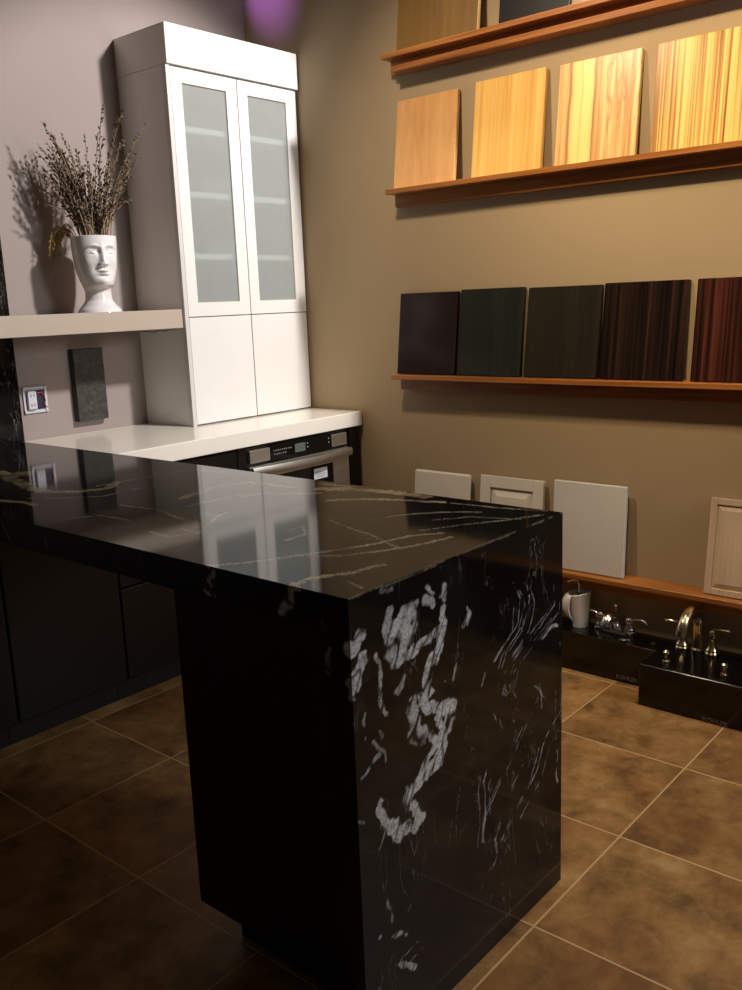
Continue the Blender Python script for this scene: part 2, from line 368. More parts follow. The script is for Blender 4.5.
def granite(name):
    t = NT(name); b = t.bsdf(Roughness=.07); b.inputs['Specular IOR Level'].default_value = .27
    co = t.coord()
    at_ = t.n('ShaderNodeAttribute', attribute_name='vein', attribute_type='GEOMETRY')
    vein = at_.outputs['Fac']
    n = t.noise(co, 4, 6, .6)
    base = t.ramp(n, [(.35, (.002, .0022, .0027)), (.65, (.006, .006, .006)), (.8, (.013, .012, .011))])
    # fine crystalline mottling inside the broad veins
    n2 = t.noise(co, 70, 6, .7, 1.2)
    n3 = t.noise(co, 190, 3, .6)
    mot = t.math('ADD', t.math('MULTIPLY', n2, .7), t.math('MULTIPLY', n3, .3))
    vc = t.ramp(mot, [(.34, (.05, .05, .052)), (.42, (.36, .355, .35)), (.54, (.70, .70, .70)), (.68, (.9, .9, .9))])
    tsp = t.n('ShaderNodeAttribute', attribute_name='gold', attribute_type='GEOMETRY')
    vc = t.mix(t.math('MULTIPLY', tsp.outputs['Fac'], .9), vc, lin((208, 188, 140)), 'MULTIPLY')
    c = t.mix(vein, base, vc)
    # hair-thin veins everywhere
    r = t.noise(t.coord(scale=(1.2, .5, .42), rot=(.15, .45, .25)), 6, 5, .6, 1.2)
    d = t.math('ABSOLUTE', t.math('SUBTRACT', r, .5))
    hair = t.math('SUBTRACT', 1.0, t.math('DIVIDE', d, .006), clamp=True)
    gate = t.ramp(t.noise(co, 7, 4, .6), [(.48, (0, 0, 0)), (.64, (1, 1, 1))])
    c = t.mix(t.math('MULTIPLY', t.math('MULTIPLY', hair, gate), .6), c, (.3, .29, .27, 1))
    t.l(c, b.inputs['Base Color'])
    return t.m
M['granite'] = granite('black_granite_with_white_veins')

M['white_gloss'] = plain('white_gloss_lacquer', (226, 223, 218), .16, var=.01)
M['cab_back'] = plain('dimmed_cabinet_back', (120, 123, 121), .5)  # back coloured grey to stand for the dim cabinet interior
M['white_edge'] = plain('white_board_edge', (205, 202, 198), .4, var=.01)
M['quartz'] = plain('white_quartz', (232, 225, 212), .13, var=.015, scale=120)
M['shelf_quartz'] = plain('cream_floating_shelf', (180, 166, 150), .3, var=.015, scale=120)
M['dark_wood'] = wood('espresso_cabinet_wood', [(8, 6, 6), (14, 11, 10), (20, 15, 13)], 50, 2, .3)
M['toe'] = plain('black_toe_kick', (10, 9, 9), .6)
M['ledge'] = wood('cherry_ledge_wood', [(112, 66, 28), (150, 94, 44), (176, 116, 58)], 3.0, 80, .32, .3)
M['porcelain'] = plain('white_glazed_ceramic', (226, 222, 220), .12, var=.01)
M['stem'] = plain('dry_twig_bark', (142, 122, 96), .8, var=.25, scale=60)
M['bud'] = plain('dark_dry_buds', (98, 80, 64), .8, var=.7, scale=45)
M['sprig'] = plain('yellowed_dry_leaf', (150, 122, 60), .8, var=.25, scale=50)
M['soil'] = plain('dark_moss_fill', (50, 40, 30), .95, var=.3, scale=90)
M['steel'] = None
def steel(name, col, rough, aniso=True):
    t = NT(name); b = t.bsdf(Metallic=1.0)
    n = t.noise(t.coord(scale=(3, 3, 400)), 1, 3)
    t.l(t.ramp(n, [(.3, tuple(v*.9 for v in lin(col)[:3])), (.7, lin(col))]), b.inputs['Base Color'])
    t.l(t.math('ADD', t.math('MULTIPLY', n, .12), rough), b.inputs['Roughness'])
    return t.m
M['steel'] = steel('brushed_stainless_steel', (214, 209, 200), .34)
M['chrome'] = plain('polished_chrome', (232, 228, 220), .16, 1.0, .01)
M['nickel'] = plain('polished_nickel', (222, 204, 168), .16, 1.0, .01)
M['oven_black'] = plain('black_oven_glass', (8, 8, 9), .06)
M['lcd'] = plain('grey_green_display', (88, 96, 92), .25)
M['print'] = plain('pale_key_printing', (150, 150, 146), .5)
M['sticker'] = plain('white_paper_sticker', (214, 216, 220), .6)
M['sticker_ink'] = plain('faint_sticker_print', (150, 152, 160), .6)
M['black_gloss'] = plain('black_acrylic_stand', (9, 8, 8), .14)
M['letter'] = plain('grey_lettering', (104, 100, 92), .4)
M['plastic_white'] = plain('white_device_plastic', (206, 206, 212), .4)
M['plastic_navy'] = plain('dark_blue_device', (38, 34, 52), .4)
M['wire_red'] = plain('red_wire', (150, 50, 58), .5)
M['cable'] = plain('dark_cable', (44, 38, 34), .6)

def mosaic_mat():
    t = NT('dark_mosaic_tile'); b = t.bsdf(Roughness=.35)
    co = t.coord()
    br = t.n('ShaderNodeTexBrick'); br.offset = .5; br.squash = 1
    mp = t.coord(rot=(R(90), 0, 0)); t.l(mp, br.inputs['Vector'])
    br.inputs['Scale'].default_value = 1
    br.inputs['Brick Width'].default_value = .026; br.inputs['Row Height'].default_value = .013; br.inputs['Mortar Size'].default_value = .0012
    br.inputs['Color1'].default_value = lin((50, 46, 43)); br.inputs['Color2'].default_value = lin((76, 72, 66)); br.inputs['Mortar'].default_value = lin((40, 36, 34))
    n = t.noise(co, 60, 3)
    t.l(t.mix(.45, br.outputs['Color'], t.ramp(n, [(.35, lin((38, 35, 33))), (.7, lin((84, 80, 73)))])), b.inputs['Base Color'])
    t.bump(br.outputs['Fac'], b, .3, -.002)
    return t.m
M['mosaic'] = mosaic_mat()
M['mosaic_edge'] = plain('dark_board_edge', (42, 38, 36), .6)

def frost_mat():
    t = NT('frosted_glass')
    d = t.n('ShaderNodeBsdfPrincipled'); d.inputs['Roughness'].default_value = .35
    n = t.noise(t.coord(), 30, 2)
    t.l(t.ramp(n, [(.3, lin((206, 209, 207))), (.7, lin((210, 213, 211)))]), d.inputs['Base Color'])
    tl = t.n('ShaderNodeBsdfTranslucent'); tl.inputs[0].default_value = lin((205, 214, 210))
    tr = t.n('ShaderNodeBsdfTransparent'); tr.inputs[0].default_value = lin((242, 246, 243))
    m1 = t.n('ShaderNodeMixShader'); m1.inputs[0].default_value = .2; t.l(d.outputs[0], m1.inputs[1]); t.l(tl.outputs[0], m1.inputs[2])
    m2 = t.n('ShaderNodeMixShader'); m2.inputs[0].default_value = .62; t.l(m1.outputs[0], m2.inputs[1]); t.l(tr.outputs[0], m2.inputs[2])
    t.l(m2.outputs[0], t.out.inputs[0])
    return t.m
M['frost'] = frost_mat()

# sample panel finishes
W = {}
W['curly'] = wood('curly_maple_veneer', [(196, 140, 84), (218, 166, 106), (232, 184, 124)], 22, 3, .35, .8, curl=.5)
W['bamboo'] = wood('golden_bamboo_veneer', [(196, 142, 72), (226, 178, 98), (240, 200, 118)], 70, 1.2, .3, .2)
W['zebra'] = wood('pale_zebrawood_veneer', [(118, 74, 32), (176, 128, 62), (222, 184, 102), (240, 208, 128)], 130, 1.0, .3, .35, lo=.36, hi=.62)
def heart_mat():
    t = NT('pale_veneer_with_brown_heartwood'); b = t.bsdf(Roughness=.3)
    n1 = t.noise(t.coord(scale=(60, 60, 2)), 1, 5, .6, .6)
    c = t.ramp(n1, [(.32, lin((176, 122, 66))), (.5, lin((214, 166, 104))), (.68, lin((236, 200, 140)))])
    tc = t.n('ShaderNodeTexCoord'); sp = t.n('ShaderNodeSeparateXYZ'); t.l(tc.outputs['Object'], sp.inputs[0])
    wob = t.math('MULTIPLY', t.math('SUBTRACT', t.noise(t.coord(scale=(2, 2, 6)), 1, 2), .5), .018)
    x = t.math('ADD', sp.outputs[0], wob)
    def line(p, w):
        return t.math('SUBTRACT', 1.0, t.math('DIVIDE', t.math('ABSOLUTE', t.math('SUBTRACT', x, p)), w), clamp=True)
    pale = t.math('SUBTRACT', 1.0, t.math('POWER', t.math('DIVIDE', t.math('ABSOLUTE', t.math('SUBTRACT', x, -.055)), .045), 6.0), clamp=True)
    c = t.mix(t.math('MULTIPLY', pale, .8), c, lin((250, 222, 140)))
    for p, w, s in ((-.105, .008, .7), (-.012, .007, .75), (.125, .006, .4), (-.06, .003, .4)):
        c = t.mix(t.math('MULTIPLY', line(p, w), s), c, lin((122, 76, 34)))
    fig = t.noise(t.coord(scale=(24, 24, 4), loc=(2, 0, 1)), 1, 2, .5, .8)
    figm = t.math('MULTIPLY', t.ramp(t.math('ABSOLUTE', t.math('SUBTRACT', fig, .5)), [(.0, (1, 1, 1)), (.03, (0, 0, 0))]), t.math('GREATER_THAN', x, .0))
    c = t.mix(t.math('MULTIPLY', figm, .55), c, lin((140, 90, 44)))
    t.l(c, b.inputs['Base Color']); return t.m
W['heart'] = heart_mat()
W['plum'] = wood('dark_plum_lacquer', [(34, 26, 27), (38, 29, 30), (41, 31, 32)], 40, 2, .16, spec=.22)
W['teal'] = wood('dark_slate_veneer', [(31, 33, 31), (38, 40, 37), (43, 45, 42)], 60, 1.5, .14, spec=.22)
W['olive'] = wood('dark_olive_brown_veneer', [(32, 29, 24), (40, 36, 29), (46, 41, 33)], 60, 1.5, .16, spec=.22)
W['ebony'] = wood('macassar_ebony_veneer', [(14, 11, 10), (24, 18, 16), (40, 27, 22), (66, 42, 33)], 85, 1.1, .14, .3, lo=.36, hi=.68, spec=.22)
W['rosewood'] = wood('red_striped_rosewood_veneer', [(15, 11, 9), (34, 19, 15), (66, 34, 26), (92, 52, 40)], 80, .9, .14, .3, lo=.36, hi=.66, spec=.22)
W['bronze'] = wood('golden_brown_veneer', [(92, 66, 30), (104, 76, 36), (114, 86, 44)], 40, 2, .4)
W['blackp'] = plain('black_lacquer_panel', (9, 8, 9), .4, spec=.2)
W['white'] = plain('white_painted_door', (214, 208, 198), .4, var=.01)
W['whiteb'] = plain('cool_white_door', (206, 204, 200), .4, var=.01)
W['groove'] = plain('darker_groove_strip', (150, 140, 122), .5)  # thin groove strip, browner and darker than the white door
W['oak'] = wood('washed_oak_veneer', [(176, 152, 128), (192, 168, 144), (204, 182, 158)], 120, 2.4, .45, .3)

# ------------------------------------------------------------------ dimensions (metres)
XW = 2.010           # taupe wall
YA = 2.3077      # mauve wall behind the cabinet
T = .915             # peninsula and counter height
PW = .7183           # peninsula width
HC = T
YC = 1.6890       # white counter front
S, X0, Y0 = .4371, .532, -.0346

# ------------------------------------------------------------------ setting
def struct(name, a, b, mat):
    o = MB().box(a, b).build(name, mat)
    return tag(o, kind='structure')
struct('floor', (-4, -4, -.08), (XW+.12, YA+.12, 0), floor_mat(S, X0, Y0))
struct('wall_right', (XW, -4, 0), (XW+.12, YA+.12, 3.2), M['wall_taupe'])
struct('wall_back', (-4, YA, 0), (XW, YA+.12, 3.2), M['wall_mauve'])
struct('ceiling', (-4, -4, 3.2), (XW+.12, YA+.12, 3.28), M['ceiling'])

# ------------------------------------------------------------------ granite
_rng = np.random.RandomState(3)
_LAT = _rng.rand(64, 64, 64).astype(np.float32)
def vnoise(p):
    i = np.floor(p).astype(int); f = p-i; f = f*f*(3-2*f); i &= 63; j = (i+1) & 63
    def g(a, b, c): return _LAT[a, b, c]
    x0, y0, z0 = i.T; x1, y1, z1 = j.T; fx, fy, fz = f.T
    c00 = g(x0,y0,z0)*(1-fx)+g(x1,y0,z0)*fx; c10 = g(x0,y1,z0)*(1-fx)+g(x1,y1,z0)*fx
    c01 = g(x0,y0,z1)*(1-fx)+g(x1,y0,z1)*fx; c11 = g(x0,y1,z1)*(1-fx)+g(x1,y1,z1)*fx
    return (c00*(1-fy)+c10*fy)*(1-fz)+(c01*(1-fy)+c11*fy)*fz
def fbm(p, oct=4):
    s = np.zeros(len(p)); a = .5
    for k in range(oct): s += a*(vnoise(p*2**k+17*k)-.5); a *= .5
    return s

def vein_field(P):
    """strength of the drawn veins at points P (n,3)"""
    w1 = np.stack([fbm(P*9+o, 3) for o in (3, 21, 40)], 1)*.022
    w2 = np.stack([fbm(P*45+o, 3) for o in (5, 13, 30)], 1)*.017
    Q = P+w1+w2
    edge = fbm(P*70, 4)
    # streaks run down and to the left across the end face
    streak = np.abs(fbm(np.stack([(P[:, 0]*.86-P[:, 2]*.5)*48, P[:, 1]*30, (P[:, 2]*.86+P[:, 0]*.5)*14], 1), 2))
    brk = fbm(P*14+50, 3)
    out = np.zeros(len(P)); gold = np.zeros(len(P))
    for w, s, pts in VEINS+[(.0026, .22, [(0, 0, T), (PW, 0, T)])]:  # last entry: pale mitre line, painted as the front top edge's highlight
        pts = np.array(pts)
        lo = pts.min(0)-.06-w; hi = pts.max(0)+.06+w
        idx = np.where(np.all((P > lo) & (P < hi), axis=1))[0]
        if not len(idx): continue
        q = Q[idx] if w > .006 else (P+w1*.55+w2*.5)[idx]
        d = np.full(len(idx), 9.)
        for a, b in zip(pts, pts[1:]):
            ab = b-a; tt = np.clip(((q-a)@ab)/(ab@ab+1e-9), 0, 1)
            d = np.minimum(d, np.linalg.norm(q-a-tt[:, None]*ab, axis=1))
        top = abs(pts[:, 2].max()-T) < 1e-3 and abs(pts[:, 2].min()-T) < 1e-3
        r = w*.5*(1.7 if top else 1.0)*(1+1.0*edge[idx])
        soft = max(.0016, w*.10)
        m = np.clip((r-d)/soft+.5, 0, 1)
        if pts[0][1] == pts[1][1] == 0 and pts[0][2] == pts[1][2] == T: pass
        elif top: m = m*np.clip(.85+brk[idx]*2.2, .15, 1)
        elif w > .011: m = m*np.clip((-.28 if w > .03 else .0)+streak[idx]*(12 if w > .03 else 15), 0, 1)*np.clip(1.1+edge[idx]*1.8, .3, 1)
        else: m = m*np.clip(.9+brk[idx]*2.4, 0, 1)
        m = m*s*(1.7 if top else 1.5)
        up = m > out[idx]
        out[idx] = np.maximum(out[idx], m)
        if top: gold[idx[up]] = 1
    return np.clip(out, 0, 1), gold

def granite_obj(name, faces, parent=None):
    """faces: (origin, u vector, v vector, nu, nv) quads welded to one closed slab"""
    mb = MB()
    for o, u, v, nu, nv in faces:
        o, u, v = Vector(o), Vector(u), Vector(v)
        mb.grid(lambda i, j: o+u*(i/(nu-1))+v*(j/(nv-1)), nu, nv)
    ob = mb.build(name, M['granite'], parent)
    me = ob.data
    n = len(me.vertices); co = np.empty(n*3, np.float32); me.vertices.foreach_get('co', co); co = co.reshape(-1, 3).astype(float)
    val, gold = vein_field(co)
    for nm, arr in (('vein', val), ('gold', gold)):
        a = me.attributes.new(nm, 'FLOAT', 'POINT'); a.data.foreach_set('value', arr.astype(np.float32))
    return ob

TH = .066
pen = empty('peninsula_countertop', (PW/2, 1.0, T),
            'polished black granite peninsula top with white veins and waterfall end', 'countertop')
def sub(parent, ob):
    """parent without moving"""
    ob.parent = parent
    ob.matrix_parent_inverse = Matrix.Translation(-Vector(parent.location)) if parent.rotation_euler[2] == 0 else parent.matrix_basis.inverted()
    return ob
YE = YA-.001
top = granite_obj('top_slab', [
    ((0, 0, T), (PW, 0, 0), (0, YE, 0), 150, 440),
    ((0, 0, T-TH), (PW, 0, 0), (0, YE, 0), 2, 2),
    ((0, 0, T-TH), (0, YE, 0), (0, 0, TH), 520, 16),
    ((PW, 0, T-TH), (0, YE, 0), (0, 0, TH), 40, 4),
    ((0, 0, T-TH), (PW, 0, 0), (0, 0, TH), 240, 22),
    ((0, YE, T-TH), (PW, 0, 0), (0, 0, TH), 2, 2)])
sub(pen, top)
endp = granite_obj('waterfall_panel', [
    ((0, 0, 0), (PW, 0, 0), (0, 0, T-TH), 330, 390),
    ((0, .06, 0), (PW, 0, 0), (0, 0, T-TH), 2, 2),
    ((0, 0, 0), (0, .06, 0), (0, 0, T-TH), 18, 240),
    ((PW, 0, 0), (0, .06, 0), (0, 0, T-TH), 2, 40),
    ((0, 0, 0), (PW, 0, 0), (0, .06, 0), 2, 2),
    ((0, 0, T-TH), (PW, 0, 0), (0, .06, 0), 2, 2)])
sub(pen, endp)

# two pieces of granite on the wall, under and over the floating shelf
def wall_granite(x0, x1, z0, z1, label):
    y0, y1 = YA-.02, YA-.0005
    o = granite_obj('granite_wall_panel', [
        ((x0, y0, z0), (x1-x0, 0, 0), (0, 0, z1-z0), 120, 100),
        ((x0, y1, z0), (x1-x0, 0, 0), (0, 0, z1-z0), 2, 2),
        ((x0, y0, z0), (0, y1-y0, 0), (0, 0, z1-z0), 2, 2),
        ((x1, y0, z0), (0, y1-y0, 0), (0, 0, z1-z0), 2, 2),
        ((x0, y0, z0), (x1-x0, 0, 0), (0, y1-y0, 0), 2, 2),
        ((x0, y0, z1), (x1-x0, 0, 0), (0, y1-y0, 0), 2, 2)])
    at(o, ((x0+x1)/2, y1, z0))
    return tag(o, label, 'wall panel')
wall_granite(-.3, PW, T+.001, 1.3136, 'black granite upstand on the wall beneath the floating shelf')
wall_granite(-.3, PW-.001, 1.3885, 2.3, 'black granite strip on the wall above the floating shelf')

# ------------------------------------------------------------------ peninsula support cabinet
c = empty('peninsula_cabinet', (.37, .3, 0), 'dark cabinet pier carrying the near end of the granite peninsula', 'cabinet')
sub(c, MB().box((.046, .0605, .10), (PW-.02, .527, T-TH-.0005), .0015).build('carcass', M['dark_wood']))
sub(c, MB().box((.11, .0605, 0), (PW-.06, .47, .0995)).build('toe_kick', M['toe']))

# ------------------------------------------------------------------ base cabinets along the back wall
YF = 1.7238     # carcass front; doors stand 20 mm proud
def base_cabinet(x0, x1, ztop, fronts, label):
    c = empty('base_cabinet', ((x0+x1)/2, YA-.25, 0), label, 'cabinet', 'dark base cabinets along the back wall')
    sub(c, MB().box((x0+.001, YF, .10), (x1-.001, YA-.0005, ztop)).build('carcass', M['dark_wood']))
    sub(c, MB().box((x0+.001, YF+.06, 0), (x1-.001, YA-.06, .0995)).build('toe_kick', M['toe']))
    for kind, z0, z1 in fronts:
        d = MB().box((x0+.003, YF-.021, z0), (x1-.003, YF-.001, z1), .002).build(kind, M['dark_wood'])
        sub(c, d)
    return c
zt = T-TH-.001
base_cabinet(-.25, 0.2681, zt, [('door', .105, zt-.004)], 'dark single-door base cabinet under the far left end of the peninsula')
base_cabinet(0.2681, 0.6868, zt, [('door', .105, zt-.004)], 'dark base cabinet with one full-height door in the knee space')
cc = base_cabinet(0.6868, 1.2679, zt, [('drawer_front', 0.4409, zt-.004), ('door', .105, 0.4335)],
             'dark base cabinet with a split front, left of the oven')

# oven housing
oc = empty('oven_cabinet', (1.6286, YA-.25, 0), 'dark housing cabinet around the built-in oven at the counter end', 'cabinet')
X1, X2 = 1.2690, 1.9893
m = MB()
m.box((X1, YF-.02, .10), (1.3122, YA-.0005, 0.8501)); m.box((1.9218, YF-.02, .10), (X2, YA-.0005, 0.8501))
m.box((1.3122, YF-.02, .10), (1.9218, YA-.0005, 0.3460)); m.box((1.3122, YA-.03, 0.3460), (1.9218, YA-.0005, 0.8501))
sub(oc, m.build('carcass', M['dark_wood']))
sub(oc, MB().box((1.3228, YF-.035, .12), (1.9113, YF-.021, 0.3354), .002).build('drawer_front', M['dark_wood']))
sub(oc, MB().box((X1, YF+.06, 0), (X2, YA-.06, .0995)).build('toe_kick', M['toe']))

# ------------------------------------------------------------------ built-in oven
ov = empty('built_in_oven', (1.6181, YF, 0.3470), 'stainless steel built-in oven with black control strip under the white counter', 'oven')
a, b = 1.3143, 1.9197
yf = 1.6932
sub(ov, MB().box((a, YF-.012, 0.3470), (b, YA-.05, 0.8438)).build('housing', M['toe']))
sub(ov, MB().box((1.4346, yf, 0.7742), (1.7953, YF-.0125, 0.8396), .0015).build('control_panel', M['oven_black']))
for x0, x1 in ((1.3228, 1.4325), (1.7974, 1.8944)):
    sub(ov, MB().box((x0, yf, 0.7810), (x1, YF-.0125, 0.8327), .0015).build('steel_plate', M['steel']))
dsp = sub(ov, MB().box((1.5717, yf-.0012, 0.7911), (1.6328, yf-.0002, 0.8269)).build('display', M['lcd']))
for r_, z in enumerate((0.8164, 0.8016)):
    m = MB()
    for k in range(9 if r_ == 0 else 6):
        x = 1.4514+k*.0118+(0 if r_ == 0 else .004)
        w = (.003, .0045, .0055)[k % 3]
        m.box((x, yf-.0008, z-.0024), (x+w, yf-.0001, z+.0024))
    sub(ov, m.build('key_row', M['print'], label='row of tiny pale key markings'))
for x, zz in ((1.6444, (0.8206, 0.8048)), (1.7742, (0.8227, 0.8058))):
    m = MB()
    for z in zz: m.box((x, yf-.0008, z-.0028), (x+.0055, yf-.0001, z+.0028))
    sub(ov, m.build('key_mark', M['print'], label='pair of small pale key symbols'))
dr = MB()
dr.box((1.3186, yf, 0.3565), (1.3882, YF-.0125, 0.7678), .001); dr.box((1.7995, yf, 0.3565), (1.9028, YF-.0125, 0.7678), .001)
dr.box((1.3882, yf, 0.3565), (1.7995, YF-.0125, 0.4198), .001); dr.box((1.3882, yf, 0.7151), (1.7995, YF-.0125, 0.7678), .001)
door = sub(ov, dr.build('door', M['steel']))
w = MB().box((1.3882, yf+.003, 0.4198), (1.7995, yf+.01, 0.7151)).build('door_window', M['oven_black']); w.parent = door
w.matrix_parent_inverse = Matrix.Identity(4)
st = MB().box((1.6792, yf+.0012, 0.6571), (1.7615, yf+.0026, 0.7025)).build('sticker', M['sticker'], label='white paper sticker'); st.parent = door
m = MB()
for k in range(3): m.box((1.6877, yf+.0008, 0.6655+k*.01), (1.6877+(.05, .06, .038)[k], yf+.0011, 0.6687+k*.01))
m.build('sticker_print', M['sticker_ink'], door)
# bowed handle bar across the top of the door
prof = []
N = 24
for k in range(N+1):
    u = k/N; x = 1.3196+u*(1.9049-1.3196); y = yf-.018-.028*math.sin(math.pi*u); prof.append((x, y))
m = MB(); bm = m.bm
rows = []
for x, y in prof:
    rows.append([bm.verts.new((x, y, 0.7341)), bm.verts.new((x, y-.004, 0.7425)), bm.verts.new((x, y-.004, 0.7573)), bm.verts.new((x, y, 0.7668)),
                 bm.verts.new((x, y+.012, 0.7668)), bm.verts.new((x, y+.012, 0.7341))])
for p, q in zip(rows, rows[1:]):
    for k in range(6): bm.faces.new([p[k], p[(k+1) % 6], q[(k+1) % 6], q[k]])
bm.faces.new(rows[0]); bm.faces.new(rows[-1][::-1])
m.box((1.3217, yf-.012, 0.7383), (1.3375, yf, 0.7636)); m.box((1.8870, yf-.012, 0.7383), (1.9028, yf, 0.7636))
h = m.build('handle', M['steel'], door, smooth=True)

# ------------------------------------------------------------------ white counter
ct = MB().box((PW+.001, YC, HC-.063), (1.9970, YA-.0005, HC), .003, 2).build('white_counter', M['quartz'])
at(ct, (1.35, 2.0, HC-.063))
tag(ct, 'white quartz counter with thick edge beneath the tall glass-door cabinet', 'countertop')

# ------------------------------------------------------------------ tall cabinet
CX0, CX1, CY, CT, C2 = 1.3012, 1.9970, 1.9980, 2.4426, 2.2973
hu = empty('tall_cabinet', ((CX0+CX1)/2, YA-.15, HC), 'tall white gloss cabinet with two frosted glass doors standing on the counter', 'cabinet')
yb = YA-.0005
m = MB()
m.box((CX0, CY+.022, HC+.0005), (CX0+.02, yb, C2)); m.box((CX1-.02, CY+.022, HC+.0005), (CX1, yb, C2))
m.box((CX0+.02, CY+.022, HC+.0005), (CX1-.02, yb-.012, HC+.02))
m.box((CX0+.02, CY+.022, C2-.02), (CX1-.02, yb-.012, C2)); m.box((CX0+.02, CY+.022, 1.3426), (CX1-.02, yb-.012, 1.3637))
m.box((1.6476, CY+.0225, 1.3637), (1.6666, CY+.0255, C2-.02))
sub(hu, m.build('carcass', M['white_gloss']))
sub(hu, MB().box((CX0+.0205, yb-.012, HC+.0005), (CX1-.0205, yb, C2)).build('back_panel', M['cab_back']))
sub(hu, MB().box((CX0-.002, CY-.014, C2+.001), (CX1+.004, yb, CT), .0015).build('crown_box', M['white_gloss']))
for z in (1.5936, 1.8341, 2.0788):
    sub(hu, MB().box((CX0+.021, CY+.026, z-.011), (CX1-.021, yb-.0125, z+.011)).build('shelf', M['white_gloss']))
GX = ((1.3217, 1.6550, 1.3734, 1.5980), (1.6592, 1.9956, 1.7130, 1.9345))
for x0, x1, g0, g1 in GX:
    z0, z1, h0, h1 = 1.3563, 2.2929, 1.4112, 2.2401
    m = MB()
    m.box((x0, CY, z0), (g0, CY+.02, z1)); m.box((g1, CY, z0), (x1, CY+.02, z1))
    m.box((g0, CY, z0), (g1, CY+.02, h0)); m.box((g0, CY, h1), (g1, CY+.02, z1))
    d = m.build('glass_door', M['white_gloss']); sub(hu, d)
    g = MB().box((g0, CY+.007, h0), (g1, CY+.011, h1)).build('frosted_pane', M['frost'], label='frosted glass pane'); g.parent = d
    # lower doors
for x0, x1 in ((1.3217, 1.6550), (1.6592, 1.9956)):
    sub(hu, MB().box((x0, CY, HC+.006), (x1, CY+.02, 1.3521), .001).build('lower_door', M['white_gloss']))
sub(hu, MB().box((CX0-.001, CY-.002, HC+.0005), (1.3186, CY+.0215, C2)).build('side_edge', M['white_edge']))

# ------------------------------------------------------------------ floating shelf
SZ = 1.388
sh = MB().box((-.45, 2.0096, 1.3142), (CX0-.0005, YA-.021, SZ), .0015).build('floating_shelf', M['shelf_quartz'])
at(sh, (.4, YA-.021, 1.3142))
tag(sh, 'thick cream floating shelf on the mauve wall left of the tall cabinet', 'shelf')
zs = 1.3142-.0025
cb = MB().tube([(x, 2.0350, zs-d) for x, d in ((1.1118, 0), (1.1435, .004), (1.1751, .008), (1.1962, .001), (1.2173, .006), (1.2489, .001), (1.2753, 0))], .0022, 6).build('cable', M['cable'], smooth=True)
at(cb, (1.1962, 2.0350, zs))
tag(cb, 'thin dark cable tacked under the floating shelf near the cabinet', 'cable')

# ------------------------------------------------------------------ socket box and mosaic board on the wall
sk = empty('electrical_socket', (0.7902, YA, 1.0684), 'uncovered white wall socket box beside the granite upstand', 'socket')
x0, x1, z0, z1 = 0.7406, 0.8397, 1.0178, 1.1190
m = MB()
for A in (((x0, z0+.01), (x0+.010, z1-.01)), ((x1-.010, z0+.012), (x1, z1-.012)), ((x0+.01, z1-.014), (x1-.012, z1)), ((x0+.01, z0), (x1-.012, z0+.014))):
    m.box((A[0][0], YA-.007, A[0][1]), (A[1][0], YA-.0005, A[1][1]), .001)
for cx, cz in ((x0+.006, z1-.006), (x1-.006, z1-.006), (x0+.006, z0+.006), (x1-.006, z0+.006)):
    m.box((cx-.006, YA-.010, cz-.006), (cx+.006, YA-.0005, cz+.006), .002)
sub(sk, m.build('box_rim', M['plastic_white']))
rc = sub(sk, MB().box((x0+.012, YA-.020, z0+.016), (x0+.048, YA-.0005, z1-.016), .002).build('receptacle', M['plastic_white']))
for cz in (1.0505, 1.0864):
    m = MB()
    for dx in (-.007, .005): m.box((x0+.03+dx, YA-.0208, cz-.006), (x0+.0325+dx, YA-.0201, cz+.006))
    m.build('socket_slot', M['plastic_navy'], rc)
sub(sk, MB().box((x0+.049, YA-.014, z0+.016), (x1-.012, YA-.0005, z1-.016), .002).build('module', M['plastic_navy']))
sub(sk, MB().tube([(x1-.03, YA-.017, z1-.02), (x1-.018, YA-.018, z1-.03), (x1-.016, YA-.018, 1.0631), (x1-.024, YA-.018, z0+.03), (x1-.008, YA-.016, z0+.018)], .0022, 6).build('wire', M['wire_red'], smooth=True))
sub(sk, MB().tube([(x0+.05, YA-.017, z1-.022), (x1-.03, YA-.02, z1-.026), (x1-.022, YA-.017, z1-.036)], .0025, 6).build('wire', M['wire_red'], smooth=True))

mo = empty('mosaic_sample_board', (1.0117, YA, 0.9630), 'dark mosaic tile sample board fixed upright to the mauve wall', 'sample board')
sub(mo, MB().box((0.9536, YA-.028, 0.9630), (1.0908, YA-.0005, 1.2498), .001).build('backing_board', M['mosaic_edge']))
mf = MB().box((0.9547, YA-.033, 0.9640), (1.0897, YA-.0285, 1.2488), .001).build('tile_sheet', M['mosaic']); sub(mo, mf)

# ------------------------------------------------------------------ head vase
VX, VY, VH = 0.9948, 2.1193, .277
def lerp_tab(tab, t):
    """smooth curve through a table of (height, radius)"""
    n = len(tab)
    for i in range(n-1):
        if t <= tab[i+1][0] or i == n-2: break
    (x0, y0), (x1, y1) = tab[i], tab[i+1]
    def slope(k):
        if k == 0: return (tab[1][1]-tab[0][1])/(tab[1][0]-tab[0][0])
        if k == n-1: return (tab[-1][1]-tab[-2][1])/(tab[-1][0]-tab[-2][0])
        a = (tab[k][1]-tab[k-1][1])/(tab[k][0]-tab[k-1][0]); b = (tab[k+1][1]-tab[k][1])/(tab[k+1][0]-tab[k][0])
        return 0 if a*b <= 0 else 2*a*b/(a+b)
    h = x1-x0; u = (t-x0)/h
    return (2*u**3-3*u*u+1)*y0+(u**3-2*u*u+u)*h*slope(i)+(-2*u**3+3*u*u)*y1+(u**3-u*u)*h*slope(i+1)
WS = [(0, .080), (.03, .077), (.10, .061), (.18, .048), (.27, .0465), (.36, .054), (.45, .063), (.6, .0735), (.8, .0785), (1, .0815)]
